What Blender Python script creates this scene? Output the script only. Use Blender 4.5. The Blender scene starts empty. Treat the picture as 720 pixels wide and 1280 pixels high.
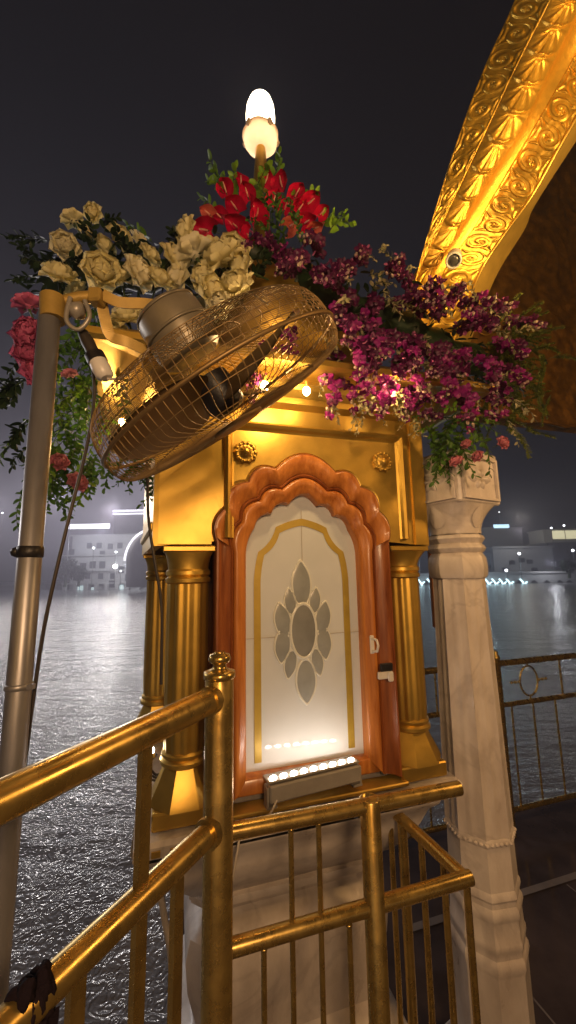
import bpy, math, random
from mathutils import Vector, Matrix, noise
random.seed(11)
PI = math.pi
C = bpy.context.scene.collection
scene = bpy.context.scene
V = Vector

# ------------------------------------------------------------------ camera
F_PX, PITCH, ROLL, EYE = 480.0, math.radians(8.6), math.radians(1.0), 1.6
FW = V((0, math.cos(PITCH), math.sin(PITCH)))
R0 = V((1, 0, 0)); U0 = V((0, -math.sin(PITCH), math.cos(PITCH)))
RT = R0*math.cos(ROLL) - U0*math.sin(ROLL)
UP = U0*math.cos(ROLL) + R0*math.sin(ROLL)
CAM = V((0, 0, EYE))
def at(px, py, Y):
    """measured position in the photograph + distance -> metres"""
    d = FW + RT*((px-360)/F_PX) - UP*((py-640)/F_PX)
    return CAM + d*(Y/d.y)
cd = bpy.data.cameras.new('camera'); cam = bpy.data.objects.new('camera', cd); C.objects.link(cam)
cd.sensor_fit = 'HORIZONTAL'; cd.sensor_width = 36; cd.lens = 24.0
cd.clip_start = 0.05; cd.clip_end = 1500
m = Matrix.Identity(4)
for i in range(3):
    m[i][0] = RT[i]; m[i][1] = UP[i]; m[i][2] = -FW[i]; m[i][3] = CAM[i]
cam.matrix_world = m
scene.camera = cam

# ------------------------------------------------------------------ mesh helpers
class MB:
    def __init__(s): s.v = []; s.f = []; s.sm = []
    def add(s, vs, fs, smooth=True):
        n = len(s.v); s.v += [tuple(p) for p in vs]
        s.f += [tuple(n+i for i in f) for f in fs]; s.sm += [smooth]*len(fs)
        return s
    def grid(s, rows, closed_u=False, closed_v=False, smooth=True):
        nu, nv = len(rows), len(rows[0]); vs = [p for r in rows for p in r]; fs = []
        for i in range(nu if closed_u else nu-1):
            for j in range(nv if closed_v else nv-1):
                a = i*nv+j; b = i*nv+(j+1) % nv; c = ((i+1) % nu)*nv+(j+1) % nv; d = ((i+1) % nu)*nv+j
                fs.append((a, b, c, d))
        return s.add(vs, fs, smooth)
    def lathe(s, prof, n=32, cx=0, cy=0, fl=None, cap=True, sq=None, tr=None, rot=0):
        rows = []
        for (r, z) in prof:
            row = []
            for k in range(n):
                a = 2*PI*k/n + rot
                rr = r*(1 + (fl(a, z) if fl else 0))
                p = V((cx+rr*math.cos(a), cy+rr*math.sin(a), z))
                row.append(tr(p) if tr else p)
            rows.append(row)
        s.grid(rows, closed_v=True, smooth=True)
        if cap:
            s.add(rows[0], [tuple(range(n))[::-1]], False); s.add(rows[-1], [tuple(range(n))], False)
        return s
    def tube(s, pts, r, n=8, cap=True, closed=False):
        pts = [V(p) for p in pts]; N = len(pts)
        rad = r if isinstance(r, (list, tuple)) else [r]*N
        rows = []; prev = None
        for i in range(N):
            if closed: t = pts[(i+1) % N]-pts[i-1]
            else: t = pts[min(i+1, N-1)]-pts[max(i-1, 0)]
            if t.length < 1e-9: t = V((0, 0, 1))
            t.normalize()
            if prev is None:
                a = V((0, 0, 1)) if abs(t.z) < .9 else V((1, 0, 0))
                nrm = t.cross(a).normalized()
            else:
                nrm = prev - t*prev.dot(t)
                nrm = nrm.normalized() if nrm.length > 1e-6 else t.orthogonal().normalized()
            prev = nrm; b = t.cross(nrm)
            rows.append([pts[i] + (nrm*math.cos(2*PI*k/n)+b*math.sin(2*PI*k/n))*rad[i] for k in range(n)])
        s.grid(rows, closed_u=closed, closed_v=True)
        if cap and not closed:
            s.add(rows[0], [tuple(range(n))[::-1]], False); s.add(rows[-1], [tuple(range(n))], False)
        return s
    def box(s, c, size, rot=None, b=0.0):
        hx, hy, hz = [q/2 for q in size]; c = V(c)
        R = rot if rot is not None else Matrix.Identity(3)
        if b <= 0:
            vs = [c + R @ V((x*hx, y*hy, z*hz)) for z in (-1, 1) for y in (-1, 1) for x in (-1, 1)]
            return s.add(vs, [(0, 2, 3, 1), (4, 5, 7, 6), (0, 1, 5, 4), (2, 6, 7, 3), (0, 4, 6, 2), (1, 3, 7, 5)], False)
        vs = []; idx = {}
        for x in (-1, 1):
            for y in (-1, 1):
                for z in (-1, 1):
                    for ax in range(3):
                        p = [x*(hx-b), y*(hy-b), z*(hz-b)]
                        p[ax] = (x*hx, y*hy, z*hz)[ax]
                        idx[(x, y, z, ax)] = len(vs); vs.append(c + R @ V(p))
        fs = []
        I = lambda x, y, z, a: idx[(x, y, z, a)]
        for q in (-1, 1):
            f = [I(q, -1, -1, 0), I(q, 1, -1, 0), I(q, 1, 1, 0), I(q, -1, 1, 0)]; fs.append(f if q > 0 else f[::-1])
            f = [I(-1, q, -1, 1), I(1, q, -1, 1), I(1, q, 1, 1), I(-1, q, 1, 1)]; fs.append(f[::-1] if q > 0 else f)
            f = [I(-1, -1, q, 2), I(1, -1, q, 2), I(1, 1, q, 2), I(-1, 1, q, 2)]; fs.append(f if q > 0 else f[::-1])
        for a in (-1, 1):
            for d in (-1, 1):
                fs.append([I(a, d, -1, 0), I(a, d, 1, 0), I(a, d, 1, 1), I(a, d, -1, 1)])
                fs.append([I(a, -1, d, 0), I(a, 1, d, 0), I(a, 1, d, 2), I(a, -1, d, 2)])
                fs.append([I(-1, a, d, 1), I(1, a, d, 1), I(1, a, d, 2), I(-1, a, d, 2)])
        for x in (-1, 1):
            for y in (-1, 1):
                for z in (-1, 1): fs.append([I(x, y, z, 0), I(x, y, z, 1), I(x, y, z, 2)])
        return s.add(vs, fs, False)
    def sphere(s, c, r, n=12, sc=(1, 1, 1), lump=0, seed=0):
        rows = []
        for i in range(n//2+1):
            th = PI*i/(n//2); row = []
            for k in range(n):
                a = 2*PI*k/n
                d = V((math.sin(th)*math.cos(a), math.sin(th)*math.sin(a), math.cos(th)))
                q = 1+lump*noise.noise(d*2.3+V((seed, seed*2, 0))) if lump else 1
                row.append(V(c)+V((d.x*sc[0], d.y*sc[1], d.z*sc[2]))*r*q)
            rows.append(row)
        return s.grid(rows, closed_v=True)
    def prism(s, poly, y0, y1, tr=lambda x, y, z: V((x, y, z))):
        """polygon in x,z extruded from y0 to y1"""
        n = len(poly)
        a = [tr(x, y0, z) for x, z in poly]; b = [tr(x, y1, z) for x, z in poly]
        s.add(a+b, [tuple(range(n))[::-1], tuple(range(n, 2*n))] + [(i, (i+1) % n, n+(i+1) % n, n+i) for i in range(n)], False)
        return s
    def ring(s, A, B, prof, smooth=True):
        """band between polylines A and B ((x,z) lists of equal length); prof = (t, y) across the band"""
        rows = []
        for t, y in prof:
            rows.append([V((a[0]*(1-t)+b[0]*t, y, a[1]*(1-t)+b[1]*t)) for a, b in zip(A, B)])
        return s.grid(rows, smooth=smooth)
    def build(s, name, mat, parent=None, sharp=None):
        me = bpy.data.meshes.new(name); me.from_pydata(s.v, [], s.f); me.update()
        me.polygons.foreach_set('use_smooth', s.sm)
        if isinstance(mat, (list, tuple)):
            for q in mat: me.materials.append(q)
        else: me.materials.append(mat)
        if sharp is not None:
            try: me.set_sharp_from_angle(angle=math.radians(sharp))
            except Exception: pass
        o = bpy.data.objects.new(name, me); C.objects.link(o)
        if parent: o.parent = parent
        return o

def tag(o, label=None, cat=None, group=None, kind=None):
    if label: o['label'] = label
    if cat: o['category'] = cat
    if group: o['group'] = group
    if kind: o['kind'] = kind
    return o
def empty(name, loc=(0, 0, 0), rz=0, label=None, cat=None, group=None):
    o = bpy.data.objects.new(name, None); C.objects.link(o)
    o.location = loc; o.rotation_euler = (0, 0, rz); o.empty_display_size = .05
    return tag(o, label, cat, group)
def lerp(a, b, t): return a+(b-a)*t
def spline(pts, n):
    """Catmull-Rom through pts, n samples"""
    pts = [V(p) for p in pts]; out = []; m_ = len(pts)-1
    for i in range(n):
        u = i/(n-1)*m_; k = min(int(u), m_-1); t = u-k
        p0 = pts[max(k-1, 0)]; p1 = pts[k]; p2 = pts[k+1]; p3 = pts[min(k+2, m_)]
        out.append(.5*((2*p1)+(p2-p0)*t+(2*p0-5*p1+4*p2-p3)*t*t+(3*p1-p0-3*p2+p3)*t*t*t))
    return out
def basis(d, up=V((0, 0, 1))):
    """3x3 with local +X along d and +Z near up"""
    x = V(d).normalized(); y = V(up).cross(x)
    if y.length < 1e-5: y = V((0, 1, 0)).cross(x)
    y.normalize(); z = x.cross(y)
    return Matrix((x, y, z)).transposed()

# ------------------------------------------------------------------ materials
def mat(name, col, rough=.5, metal=0, var=0, vscale=6, col2=None, bump=0, bscale=40, bdet=4, spec=.5, coat=0, trans=0, subs=0,
        rvar=0, aniso=None, coords='Object', stretch=None, emit=None, estr=0, alpha=1, ramp=None):
    m = bpy.data.materials.new(name); m.use_nodes = True
    nt = m.node_tree; b = nt.nodes['Principled BSDF']; L = nt.links.new
    b.inputs['Base Color'].default_value = (*col, 1); b.inputs['Roughness'].default_value = rough
    b.inputs['Metallic'].default_value = metal; b.inputs['Specular IOR Level'].default_value = spec
    b.inputs['Coat Weight'].default_value = coat; b.inputs['Coat Roughness'].default_value = .12
    b.inputs['Transmission Weight'].default_value = trans
    if subs:
        b.inputs['Subsurface Weight'].default_value = subs; b.inputs['Subsurface Radius'].default_value = (.02, .012, .008)
        b.inputs['Subsurface Scale'].default_value = .4
    if emit:
        b.inputs['Emission Color'].default_value = (*emit, 1); b.inputs['Emission Strength'].default_value = estr
    if var or bump or rvar:
        tc = nt.nodes.new('ShaderNodeTexCoord'); src = tc.outputs[coords]
        if stretch:
            mp = nt.nodes.new('ShaderNodeMapping'); mp.inputs['Scale'].default_value = stretch; L(src, mp.inputs[0]); src = mp.outputs[0]
    if var or col2 or rvar:
        n = nt.nodes.new('ShaderNodeTexNoise'); n.inputs['Scale'].default_value = vscale; n.inputs['Detail'].default_value = 6
        n.inputs['Roughness'].default_value = .62
        L(src, n.inputs['Vector'])
        if var or col2:
            cr = nt.nodes.new('ShaderNodeValToRGB')
            lo, hi = ramp or (.32, .68)
            cr.color_ramp.elements[0].position = lo; cr.color_ramp.elements[1].position = hi
            c2 = col2 or tuple(max(0, q*(1-var)) for q in col)
            cr.color_ramp.elements[0].color = (*c2, 1); cr.color_ramp.elements[1].color = (*col, 1)
            L(n.outputs['Fac'], cr.inputs[0]); L(cr.outputs[0], b.inputs['Base Color'])
        if rvar:
            mr = nt.nodes.new('ShaderNodeMapRange'); mr.inputs['From Min'].default_value = .3; mr.inputs['From Max'].default_value = .7
            mr.inputs['To Min'].default_value = max(0.02, rough-rvar); mr.inputs['To Max'].default_value = rough+rvar
            L(n.outputs['Fac'], mr.inputs[0]); L(mr.outputs[0], b.inputs['Roughness'])
    if bump:
        n2 = nt.nodes.new('ShaderNodeTexNoise'); n2.inputs['Scale'].default_value = bscale; n2.inputs['Detail'].default_value = bdet
        L(src, n2.inputs['Vector'])
        bp = nt.nodes.new('ShaderNodeBump'); bp.inputs['Strength'].default_value = bump; bp.inputs['Distance'].default_value = .01
        L(n2.outputs['Fac'], bp.inputs['Height']); L(bp.outputs[0], b.inputs['Normal'])
    return m

def petal_mat(name, col, col2, rough=.5, trans=.25, vscale=25):
    m = mat(name, col, rough, var=.3, vscale=vscale, col2=col2, spec=.35)
    nt = m.node_tree; b = nt.nodes['Principled BSDF']; out = nt.nodes['Material Output']
    t = nt.nodes.new('ShaderNodeBsdfTranslucent'); mx = nt.nodes.new('ShaderNodeMixShader'); mx.inputs[0].default_value = trans
    src = b.inputs['Base Color'].links[0].from_socket
    nt.links.new(src, t.inputs[0]); nt.links.new(b.outputs[0], mx.inputs[1]); nt.links.new(t.outputs[0], mx.inputs[2])
    nt.links.new(mx.outputs[0], out.inputs[0]); return m

M = {}
M['gold'] = mat('gold_leaf', (.68, .44, .085), .41, .85, var=.22, vscale=7, bump=.03, bscale=45, rvar=.06)
M['gold_rough'] = mat('gold_embossed', (.74, .45, .065), .36, .82, var=.35, vscale=14, bump=.12, bscale=60, rvar=.1)
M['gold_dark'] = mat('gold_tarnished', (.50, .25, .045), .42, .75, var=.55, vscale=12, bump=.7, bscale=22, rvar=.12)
M['gold_lit'] = mat('gold_leaf_moulding', (.80, .46, .06), .38, .72, var=.2, vscale=14, bump=.2, bscale=50, rvar=.08)
M['gold_paint'] = mat('gold_paint', (.68, .44, .09), .42, .7, var=.2, vscale=20)
M['brass'] = mat('brass_tube', (.58, .405, .12), .28, .85, var=.3, vscale=26, bump=.02, bscale=40, rvar=.09, col2=(.43, .29, .085), stretch=(1, 1, 1))
M['marble'] = mat('white_marble', (.78, .71, .64), .36, var=.2, vscale=5.5, bump=.16, bscale=30, col2=(.47, .40, .35), ramp=(.26, .62), rvar=.12, stretch=(1.3, 1.3, .55))
def veins(m, col, sc_, width):
    nt = m.node_tree; b = nt.nodes['Principled BSDF']; L = nt.links.new
    tc = nt.nodes.new('ShaderNodeTexCoord'); n = nt.nodes.new('ShaderNodeTexNoise'); n.inputs['Scale'].default_value = sc_; n.inputs['Detail'].default_value = 8; n.inputs['Distortion'].default_value = 1.2
    L(tc.outputs['Object'], n.inputs['Vector'])
    s = nt.nodes.new('ShaderNodeMath'); s.operation = 'SUBTRACT'; s.inputs[1].default_value = .5; L(n.outputs['Fac'], s.inputs[0])
    a = nt.nodes.new('ShaderNodeMath'); a.operation = 'ABSOLUTE'; L(s.outputs[0], a.inputs[0])
    r = nt.nodes.new('ShaderNodeMapRange'); r.inputs['From Min'].default_value = 0; r.inputs['From Max'].default_value = width; r.inputs['To Min'].default_value = .30; r.inputs['To Max'].default_value = 0
    L(a.outputs[0], r.inputs[0]); x = nt.nodes.new('ShaderNodeMixRGB'); x.inputs[2].default_value = (*col, 1)
    src = b.inputs['Base Color'].links[0].from_socket; L(r.outputs[0], x.inputs[0]); L(src, x.inputs[1]); L(x.outputs[0], b.inputs['Base Color'])
veins(M['marble'], (.34, .29, .26), 3.0, .035)
M['marble_floor'] = mat('wet_floor_marble', (.085, .066, .07), .16, var=.6, vscale=2.5, bump=.08, bscale=9, rvar=.07)
M['floor_strip'] = mat('pale_inlay', (.22, .2, .2), .16, var=.3, vscale=5, bump=.06, bscale=9)
M['wood'] = mat('lacquered_wood', (.60, .225, .042), .34, var=.5, vscale=7, col2=(.33, .10, .018), bump=.14, bscale=16, coat=.22, rvar=.1, stretch=(6, 6, .7))
M['wood_dark'] = mat('dark_wood', (.36, .115, .026), .36, var=.5, vscale=7, col2=(.17, .045, .012), bump=.14, bscale=16, coat=.15, rvar=.1, stretch=(6, 6, .7))
M['glass'] = mat('frosted_white_glass', (.67, .715, .735), .07, var=.1, vscale=2.4, col2=(.56, .605, .625), spec=.35)
M['glass_seam'] = mat('glass_seam', (.42, .39, .35), .3)
M['mirror_petal'] = mat('bevelled_mirror', (.36, .39, .385), .26, 0, var=.35, vscale=7, bump=.04, bscale=14)
M['mirror_core'] = mat('bevelled_mirror_core', (.31, .325, .31), .2, 0, var=.4, vscale=5)
M['bevel'] = mat('bevel_edge', (.72, .75, .69), .15, coat=.5)
M['border'] = mat('yellow_border', (.52, .37, .06), .4, .2, var=.2, vscale=18)
M['steel'] = mat('galvanised_steel', (.36, .355, .37), .38, .6, var=.5, vscale=9, bump=.08, bscale=35, rvar=.1, stretch=(1, 1, .25))
M['grey_metal'] = mat('grey_enamel', (.40, .37, .32), .38, .3, var=.3, vscale=10)
M['cage'] = mat('bronze_wire', (.32, .21, .085), .5, .7, var=.3, vscale=30)
M['blade'] = mat('bronze_blade', (.20, .12, .04), .4, .5, var=.25, vscale=8)
M['strap'] = mat('painted_strap', (.50, .33, .08), .42, .3, var=.3, vscale=18)
M['black'] = mat('black_tape', (.012, .011, .012), .45, bump=.2, bscale=60)
M['cloth'] = mat('dark_cloth', (.016, .010, .015), .9, spec=.1, var=.4, bump=.5, bscale=50)
M['cable'] = mat('cable_sheath', (.035, .028, .022), .5)
M['cable_pale'] = mat('pale_cable', (.45, .40, .34), .5)
M['white_plastic'] = mat('white_plastic', (.7, .67, .62), .35)
M['lens'] = mat('dark_lens', (.07, .065, .065), .22, spec=.6)
M['leaf'] = petal_mat('green_leaf', (.095, .215, .03), (.04, .11, .016), .42, .25)
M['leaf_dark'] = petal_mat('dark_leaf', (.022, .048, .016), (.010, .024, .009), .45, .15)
M['leaf_lime'] = petal_mat('lime_leaf', (.24, .42, .03), (.10, .22, .02), .42, .3)
M['leaf_pale'] = petal_mat('variegated_leaf', (.58, .50, .30), (.17, .19, .06), .5, .2, 14)
M['fern'] = petal_mat('fern_leaf', (.17, .20, .03), (.08, .11, .018), .55, .25)
M['bud'] = petal_mat('pale_bud', (.62, .55, .36), (.45, .22, .30), .5, .25, 60)
M['stem'] = mat('green_stem', (.05, .085, .02), .5, var=.3)
M['rose'] = petal_mat('cream_petal', (.93, .87, .53), (.86, .77, .38), .55, .32, 12)
M['rose_pale'] = petal_mat('pale_cream_petal', (.93, .89, .66), (.86, .79, .5), .55, .32, 12)
M['red'] = petal_mat('red_spathe', (.62, .005, .055), (.36, .003, .03), .22, .12, 10)
M['salmon'] = petal_mat('salmon_spathe', (.72, .20, .13), (.52, .08, .06), .3, .12, 10)
M['spadix'] = mat('pink_spadix', (.75, .42, .32), .4, bump=.3, bscale=200)
M['pink'] = petal_mat('pink_petal', (.66, .17, .34), (.48, .09, .22), .55, .25, 16)
M['pink_pale'] = petal_mat('pale_pink_petal', (.75, .32, .36), (.6, .18, .25), .55, .25, 16)
M['orchid_dark'] = petal_mat('deep_purple_petal', (.12, .007, .075), (.05, .004, .036), .4, .25, 30)
M['orchid'] = petal_mat('magenta_petal', (.38, .018, .25), (.17, .006, .12), .4, .3, 30)
M['orchid_lip'] = petal_mat('orchid_lip', (.62, .25, .42), (.35, .02, .2), .4, .3, 30)
M['bulding'] = None; del M['bulding']
M['plaster'] = mat('pale_plaster', (.55, .54, .54), .8, var=.2, vscale=.25)
M['plaster_grey'] = mat('grey_plaster', (.32, .31, .33), .8, var=.25, vscale=.3)
M['dark_open'] = mat('dark_opening', (.09, .09, .10), .6)
M['shore'] = mat('shore_stone', (.22, .21, .21), .7, var=.3, vscale=.4)
def glow(name, col, s): return mat(name, (.8, .8, .8), .5, emit=col, estr=s)
M['globe'] = glow('lit_globe', (1, .86, .62), 16)
M['warm_bulb'] = glow('warm_bulb', (1, .68, .30), 55)
M['white_bulb'] = glow('white_bulb', (1, .93, .82), 60)
M['led'] = glow('led_chip', (1, .82, .68), 58)
M['cyan_lit'] = glow('lit_cyan', (.62, .92, 1), 3.2)
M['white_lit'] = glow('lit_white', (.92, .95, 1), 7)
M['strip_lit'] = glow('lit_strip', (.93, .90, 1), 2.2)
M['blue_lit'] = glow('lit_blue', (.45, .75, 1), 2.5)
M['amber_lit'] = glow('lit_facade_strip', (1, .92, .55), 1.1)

# water
def water_mat():
    m = bpy.data.materials.new('tank_water'); m.use_nodes = True; nt = m.node_tree; b = nt.nodes['Principled BSDF']; L = nt.links.new
    b.inputs['Base Color'].default_value = (.27, .26, .265, 1); b.inputs['Roughness'].default_value = .16
    b.inputs['IOR'].default_value = 1.33; b.inputs['Specular IOR Level'].default_value = .5
    tc = nt.nodes.new('ShaderNodeTexCoord'); prev = None
    for sc_, det, dist, stg in ((1.3, 3, .09, .6), (5.5, 3, .022, .8), (21, 2, .005, .6)):
        n = nt.nodes.new('ShaderNodeTexNoise'); n.inputs['Scale'].default_value = sc_; n.inputs['Detail'].default_value = det
        n.inputs['Distortion'].default_value = .6
        mp = nt.nodes.new('ShaderNodeMapping'); mp.inputs['Scale'].default_value = (.6, 1.5, 1)
        L(tc.outputs['Object'], mp.inputs[0]); L(mp.outputs[0], n.inputs['Vector'])
        bp = nt.nodes.new('ShaderNodeBump'); bp.inputs['Strength'].default_value = stg; bp.inputs['Distance'].default_value = dist
        L(n.outputs['Fac'], bp.inputs['Height'])
        if prev: L(prev.outputs[0], bp.inputs['Normal'])
        prev = bp
    v = nt.nodes.new('ShaderNodeTexVoronoi'); v.inputs['Scale'].default_value = 16; v.feature = 'SMOOTH_F1'
    L(tc.outputs['Object'], v.inputs['Vector'])
    w = nt.nodes.new('ShaderNodeMath'); w.operation = 'SINE'
    k = nt.nodes.new('ShaderNodeMath'); k.operation = 'MULTIPLY'; k.inputs[1].default_value = 26
    L(v.outputs['Distance'], k.inputs[0]); L(k.outputs[0], w.inputs[0])
    bp = nt.nodes.new('ShaderNodeBump'); bp.inputs['Strength'].default_value = .35; bp.inputs['Distance'].default_value = .005
    L(w.outputs[0], bp.inputs['Height']); L(prev.outputs[0], bp.inputs['Normal'])
    L(bp.outputs[0], b.inputs['Normal'])
    return m
M['water'] = water_mat()

# ------------------------------------------------------------------ setting: water, walkway, shore, haze
WZ = -0.95
w = MB(); w.add([(-120, -14, WZ), (120, -14, WZ), (120, 66, WZ), (-120, 66, WZ)], [(0, 1, 2, 3)], False)
tag(w.build('water', M['water']), kind='structure')
PHI = math.radians(16.5)
UX = V((math.cos(PHI), math.sin(PHI), 0)); VX = V((-math.sin(PHI), math.cos(PHI), 0))
KO = V((.037, 1.30, 0))
def kl(s, d, z=0): return KO + UX*s + VX*d + V((0, 0, z))          # kiosk-aligned coordinates to world
fr = kl(.9, 1.03); fd = kl(8, 1.03)
poly = [(-2.6, -4.1), (-.17, .70), kl(-.30, -.10)[:2], kl(-.36, .95)[:2], kl(.4, 1.03)[:2], fd[:2], (7.6, -4.1)]
def slab(name, poly, z0, z1, mt):
    b = MB(); n = len(poly)
    b.add([(p[0], p[1], z0) for p in poly]+[(p[0], p[1], z1) for p in poly],
          [tuple(range(n))[::-1], tuple(range(n, 2*n))]+[(i, (i+1) % n, n+(i+1) % n, n+i) for i in range(n)], False)
    return tag(b.build(name, mt), kind='structure')
slab('walkway', poly, -1.6, 0.0, M['marble_floor'])
b = MB()
a0, a1 = kl(.62, .50), kl(8, .50)
for off, wd in ((0, .035), (-.55, .03)):
    p = [a0+VX*off, a1+VX*off, a1+VX*(off+wd), a0+VX*(off+wd)]
    b.add([(q.x, q.y, .004) for q in p], [(0, 1, 2, 3)], False)
for k in range(9):
    a0_ = kl(.3+.62*k, .49); a1_ = kl(.3+.62*k, -3.2)
    b.add([(a0_.x, a0_.y, .003), (a0_.x+.008, a0_.y, .003), (a1_.x+.008, a1_.y, .003), (a1_.x, a1_.y, .003)], [(0, 1, 2, 3)], False)
tag(b.build('floor_inlay', M['floor_strip']), kind='structure')
b = MB(); b.box((0, 82, -.9), (240, 31.8, 1.5)); tag(b.build('far_shore', M['shore']), kind='structure')
b = MB(); b.box((0, 41, 6.5), (230, 106, 20)); hz = b.build('haze', M['shore'])
hm = bpy.data.materials.new('night_haze'); hm.use_nodes = True; nt = hm.node_tree; nt.nodes.remove(nt.nodes['Principled BSDF'])
pv = nt.nodes.new('ShaderNodeVolumePrincipled'); pv.inputs['Color'].default_value = (.78, .77, .96, 1); pv.inputs['Density'].default_value = .008
pv.inputs['Anisotropy'].default_value = .35
nt.links.new(pv.outputs[0], nt.nodes['Material Output'].inputs['Volume'])
hz.data.materials[0] = hm; tag(hz, kind='stuff')

TW = empty('unseen_temple_wall', (1.2, -3.6, 0), 0, 'unseen gilded wall added behind the walkway for reflections, marble below', 'wall')  # unseen wall, added so the gold and brass have something to reflect
b = MB(); b.box((0, -.2, 3.9), (9, .3, 4.4)); b.build('gilded_wall', M['gold_lit'], TW)
b = MB(); b.box((0, -.2, .85), (9, .34, 1.7)); b.build('marble_dado', M['marble'], TW)
b = MB(); b.box((0, -.02, 1.76), (9, .2, .16), b=.03); b.build('string_course', M['gold_lit'], TW)
# ------------------------------------------------------------------ kiosk
K = empty('shrine_kiosk', KO, PHI, 'gilded shrine kiosk with scalloped wooden door and white glass pane on a marble pedestal', 'shrine')
G = M['gold']
def fl12(a, z): return .035*math.cos(12*a)
def column(cx, cy, zb=.935, big=True):
    c = MB().build('column', G, K) if False else None
    s = MB()
    prof = [(.052, zb+.15), (.056, zb+.16), (.056, zb+.17)]
    n = 60
    zs = [zb+.165, zb+.20]+[zb+.20+i*(1.585-zb-.22)/8 for i in range(1, 9)]
    s.lathe([(.0585 if i else .056, z) for i, z in enumerate(zs)], n, cx, cy, fl=lambda a, z: .10*abs(math.cos(6*a))-.06)
    sh = s.build('column', G, K, 40)
    q = MB()
    q.box((cx, cy, zb+.022), (.165, .150, .044), b=.004)
    # flared octagonal foot and rings
    q.lathe([(.098, zb+.045), (.094, zb+.058), (.072, zb+.10), (.060, zb+.125), (.057, zb+.132)], 8, cx, cy, rot=PI/8)
    q.lathe([(.060, zb+.132), (.068, zb+.138), (.068, zb+.147), (.060, zb+.153), (.064, zb+.158), (.064, zb+.165), (.057, zb+.17)], 32, cx, cy)
    q.build('column_base', G, sh, 40)
    t = MB()
    t.lathe([(.057, 1.565), (.066, 1.570), (.067, 1.580), (.060, 1.586), (.066, 1.592), (.066, 1.602), (.060, 1.608)], 32, cx, cy)
    # cushion capital flaring from round to square
    rows = []
    for i in range(7):
        f = i/6; z = 1.606+.052*f; row = []
        for k in range(32):
            a = 2*PI*k/32; r = .060
            sqr = .070/max(abs(math.cos(a)), abs(math.sin(a)))
            e = f**1.7
            rr = r*(1-e)+min(sqr, .090)*e
            row.append(V((cx+rr*math.cos(a), cy+rr*math.sin(a), z)))
        rows.append(row)
    t.grid(rows, closed_v=True); t.add(rows[-1], [tuple(range(32))], False)
    t.box((cx, cy, 1.667), (.15, .142, .017), b=.003)
    t.build('column_capital', G, sh, 40)
for cx, cy in ((-.362, -.005), (.378, -.005), (-.455, .55), (.44, .55)): column(cx, cy)

# arch outlines in (s, z)
def foil(cusps, bulge, n=10):
    """outline through cusp points with arcs bulging outward between them"""
    out = []
    for (a, b_), h in zip(zip(cusps[:-1], cusps[1:]), bulge):
        a = V((a[0], a[1])); b_ = V((b_[0], b_[1])); d = b_-a; nrm = V((-d.y, d.x)).normalized()
        for k in range(n):
            t = k/n; out.append(tuple(a+d*t+nrm*h*d.length*4*t*(1-t)))
    out.append(tuple(cusps[-1])); return out
def arch(half, zb, cus, bul):
    """full outline from the left foot over the top to the right foot; cus = right-hand cusps going up from the spring"""
    R_ = [(x, z) for x, z in cus]
    L_ = [(-x, z) for x, z in cus]
    left_to_right = [(-half, zb)] + L_ + R_[::-1] + [(half, zb)]
    bl = [0]+[q for q in bul[:-1]]+[bul[-1]]+[q for q in bul[:-1]][::-1]+[0]
    return foil(left_to_right, bl)
A_out = arch(.293, .955, [(.293, 1.69), (.262, 1.795), (.195, 1.878), (.105, 1.925)], [.20, .25, .26, .27])
A_mid = arch(.238, .962, [(.238, 1.66), (.212, 1.752), (.155, 1.822), (.080, 1.862)], [.18, .23, .24, .27])
A_in = arch(.196, 1.005, [(.196, 1.64), (.168, 1.735), (.112, 1.782), (.052, 1.815)], [.08, .20, .24, .34])
off = .006
A_out = [(x+off, z) for x, z in A_out]; A_mid = [(x+off, z) for x, z in A_mid]; A_in = [(x+off, z) for x, z in A_in]
# gold front panel with the arch opening, from 1.675 up
PZ0, PZ1, PW = 1.676, 2.135, .452
def panel_front():
    b = MB()
    top = [p for p in A_out if p[1] >= 1.676]
    N = len(top); outer = []
    per = [(-PW, PZ0), (-PW, PZ1), (PW, PZ1), (PW, PZ0)]
    Ls = [PZ1-PZ0, 2*PW, PZ1-PZ0]; tot = sum(Ls)
    for i in range(N):
        s_ = i/(N-1)*tot; k = 0
        while k < 2 and s_ > Ls[k]: s_ -= Ls[k]; k += 1
        t = s_/Ls[k]; outer.append((lerp(per[k][0], per[k+1][0], t), lerp(per[k][1], per[k+1][1], t)))
    # snap corners
    for c in (per[1], per[2]):
        j = min(range(N), key=lambda i: (outer[i][0]-c[0])**2+(outer[i][1]-c[1])**2); outer[j] = c
    b.ring(top, outer, [(0, .02), (0, -.062), (.03, -.066), (1, -.066), (1, .02)], smooth=False)
    return b
fp = panel_front().build('front_panel', G, K)
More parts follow.
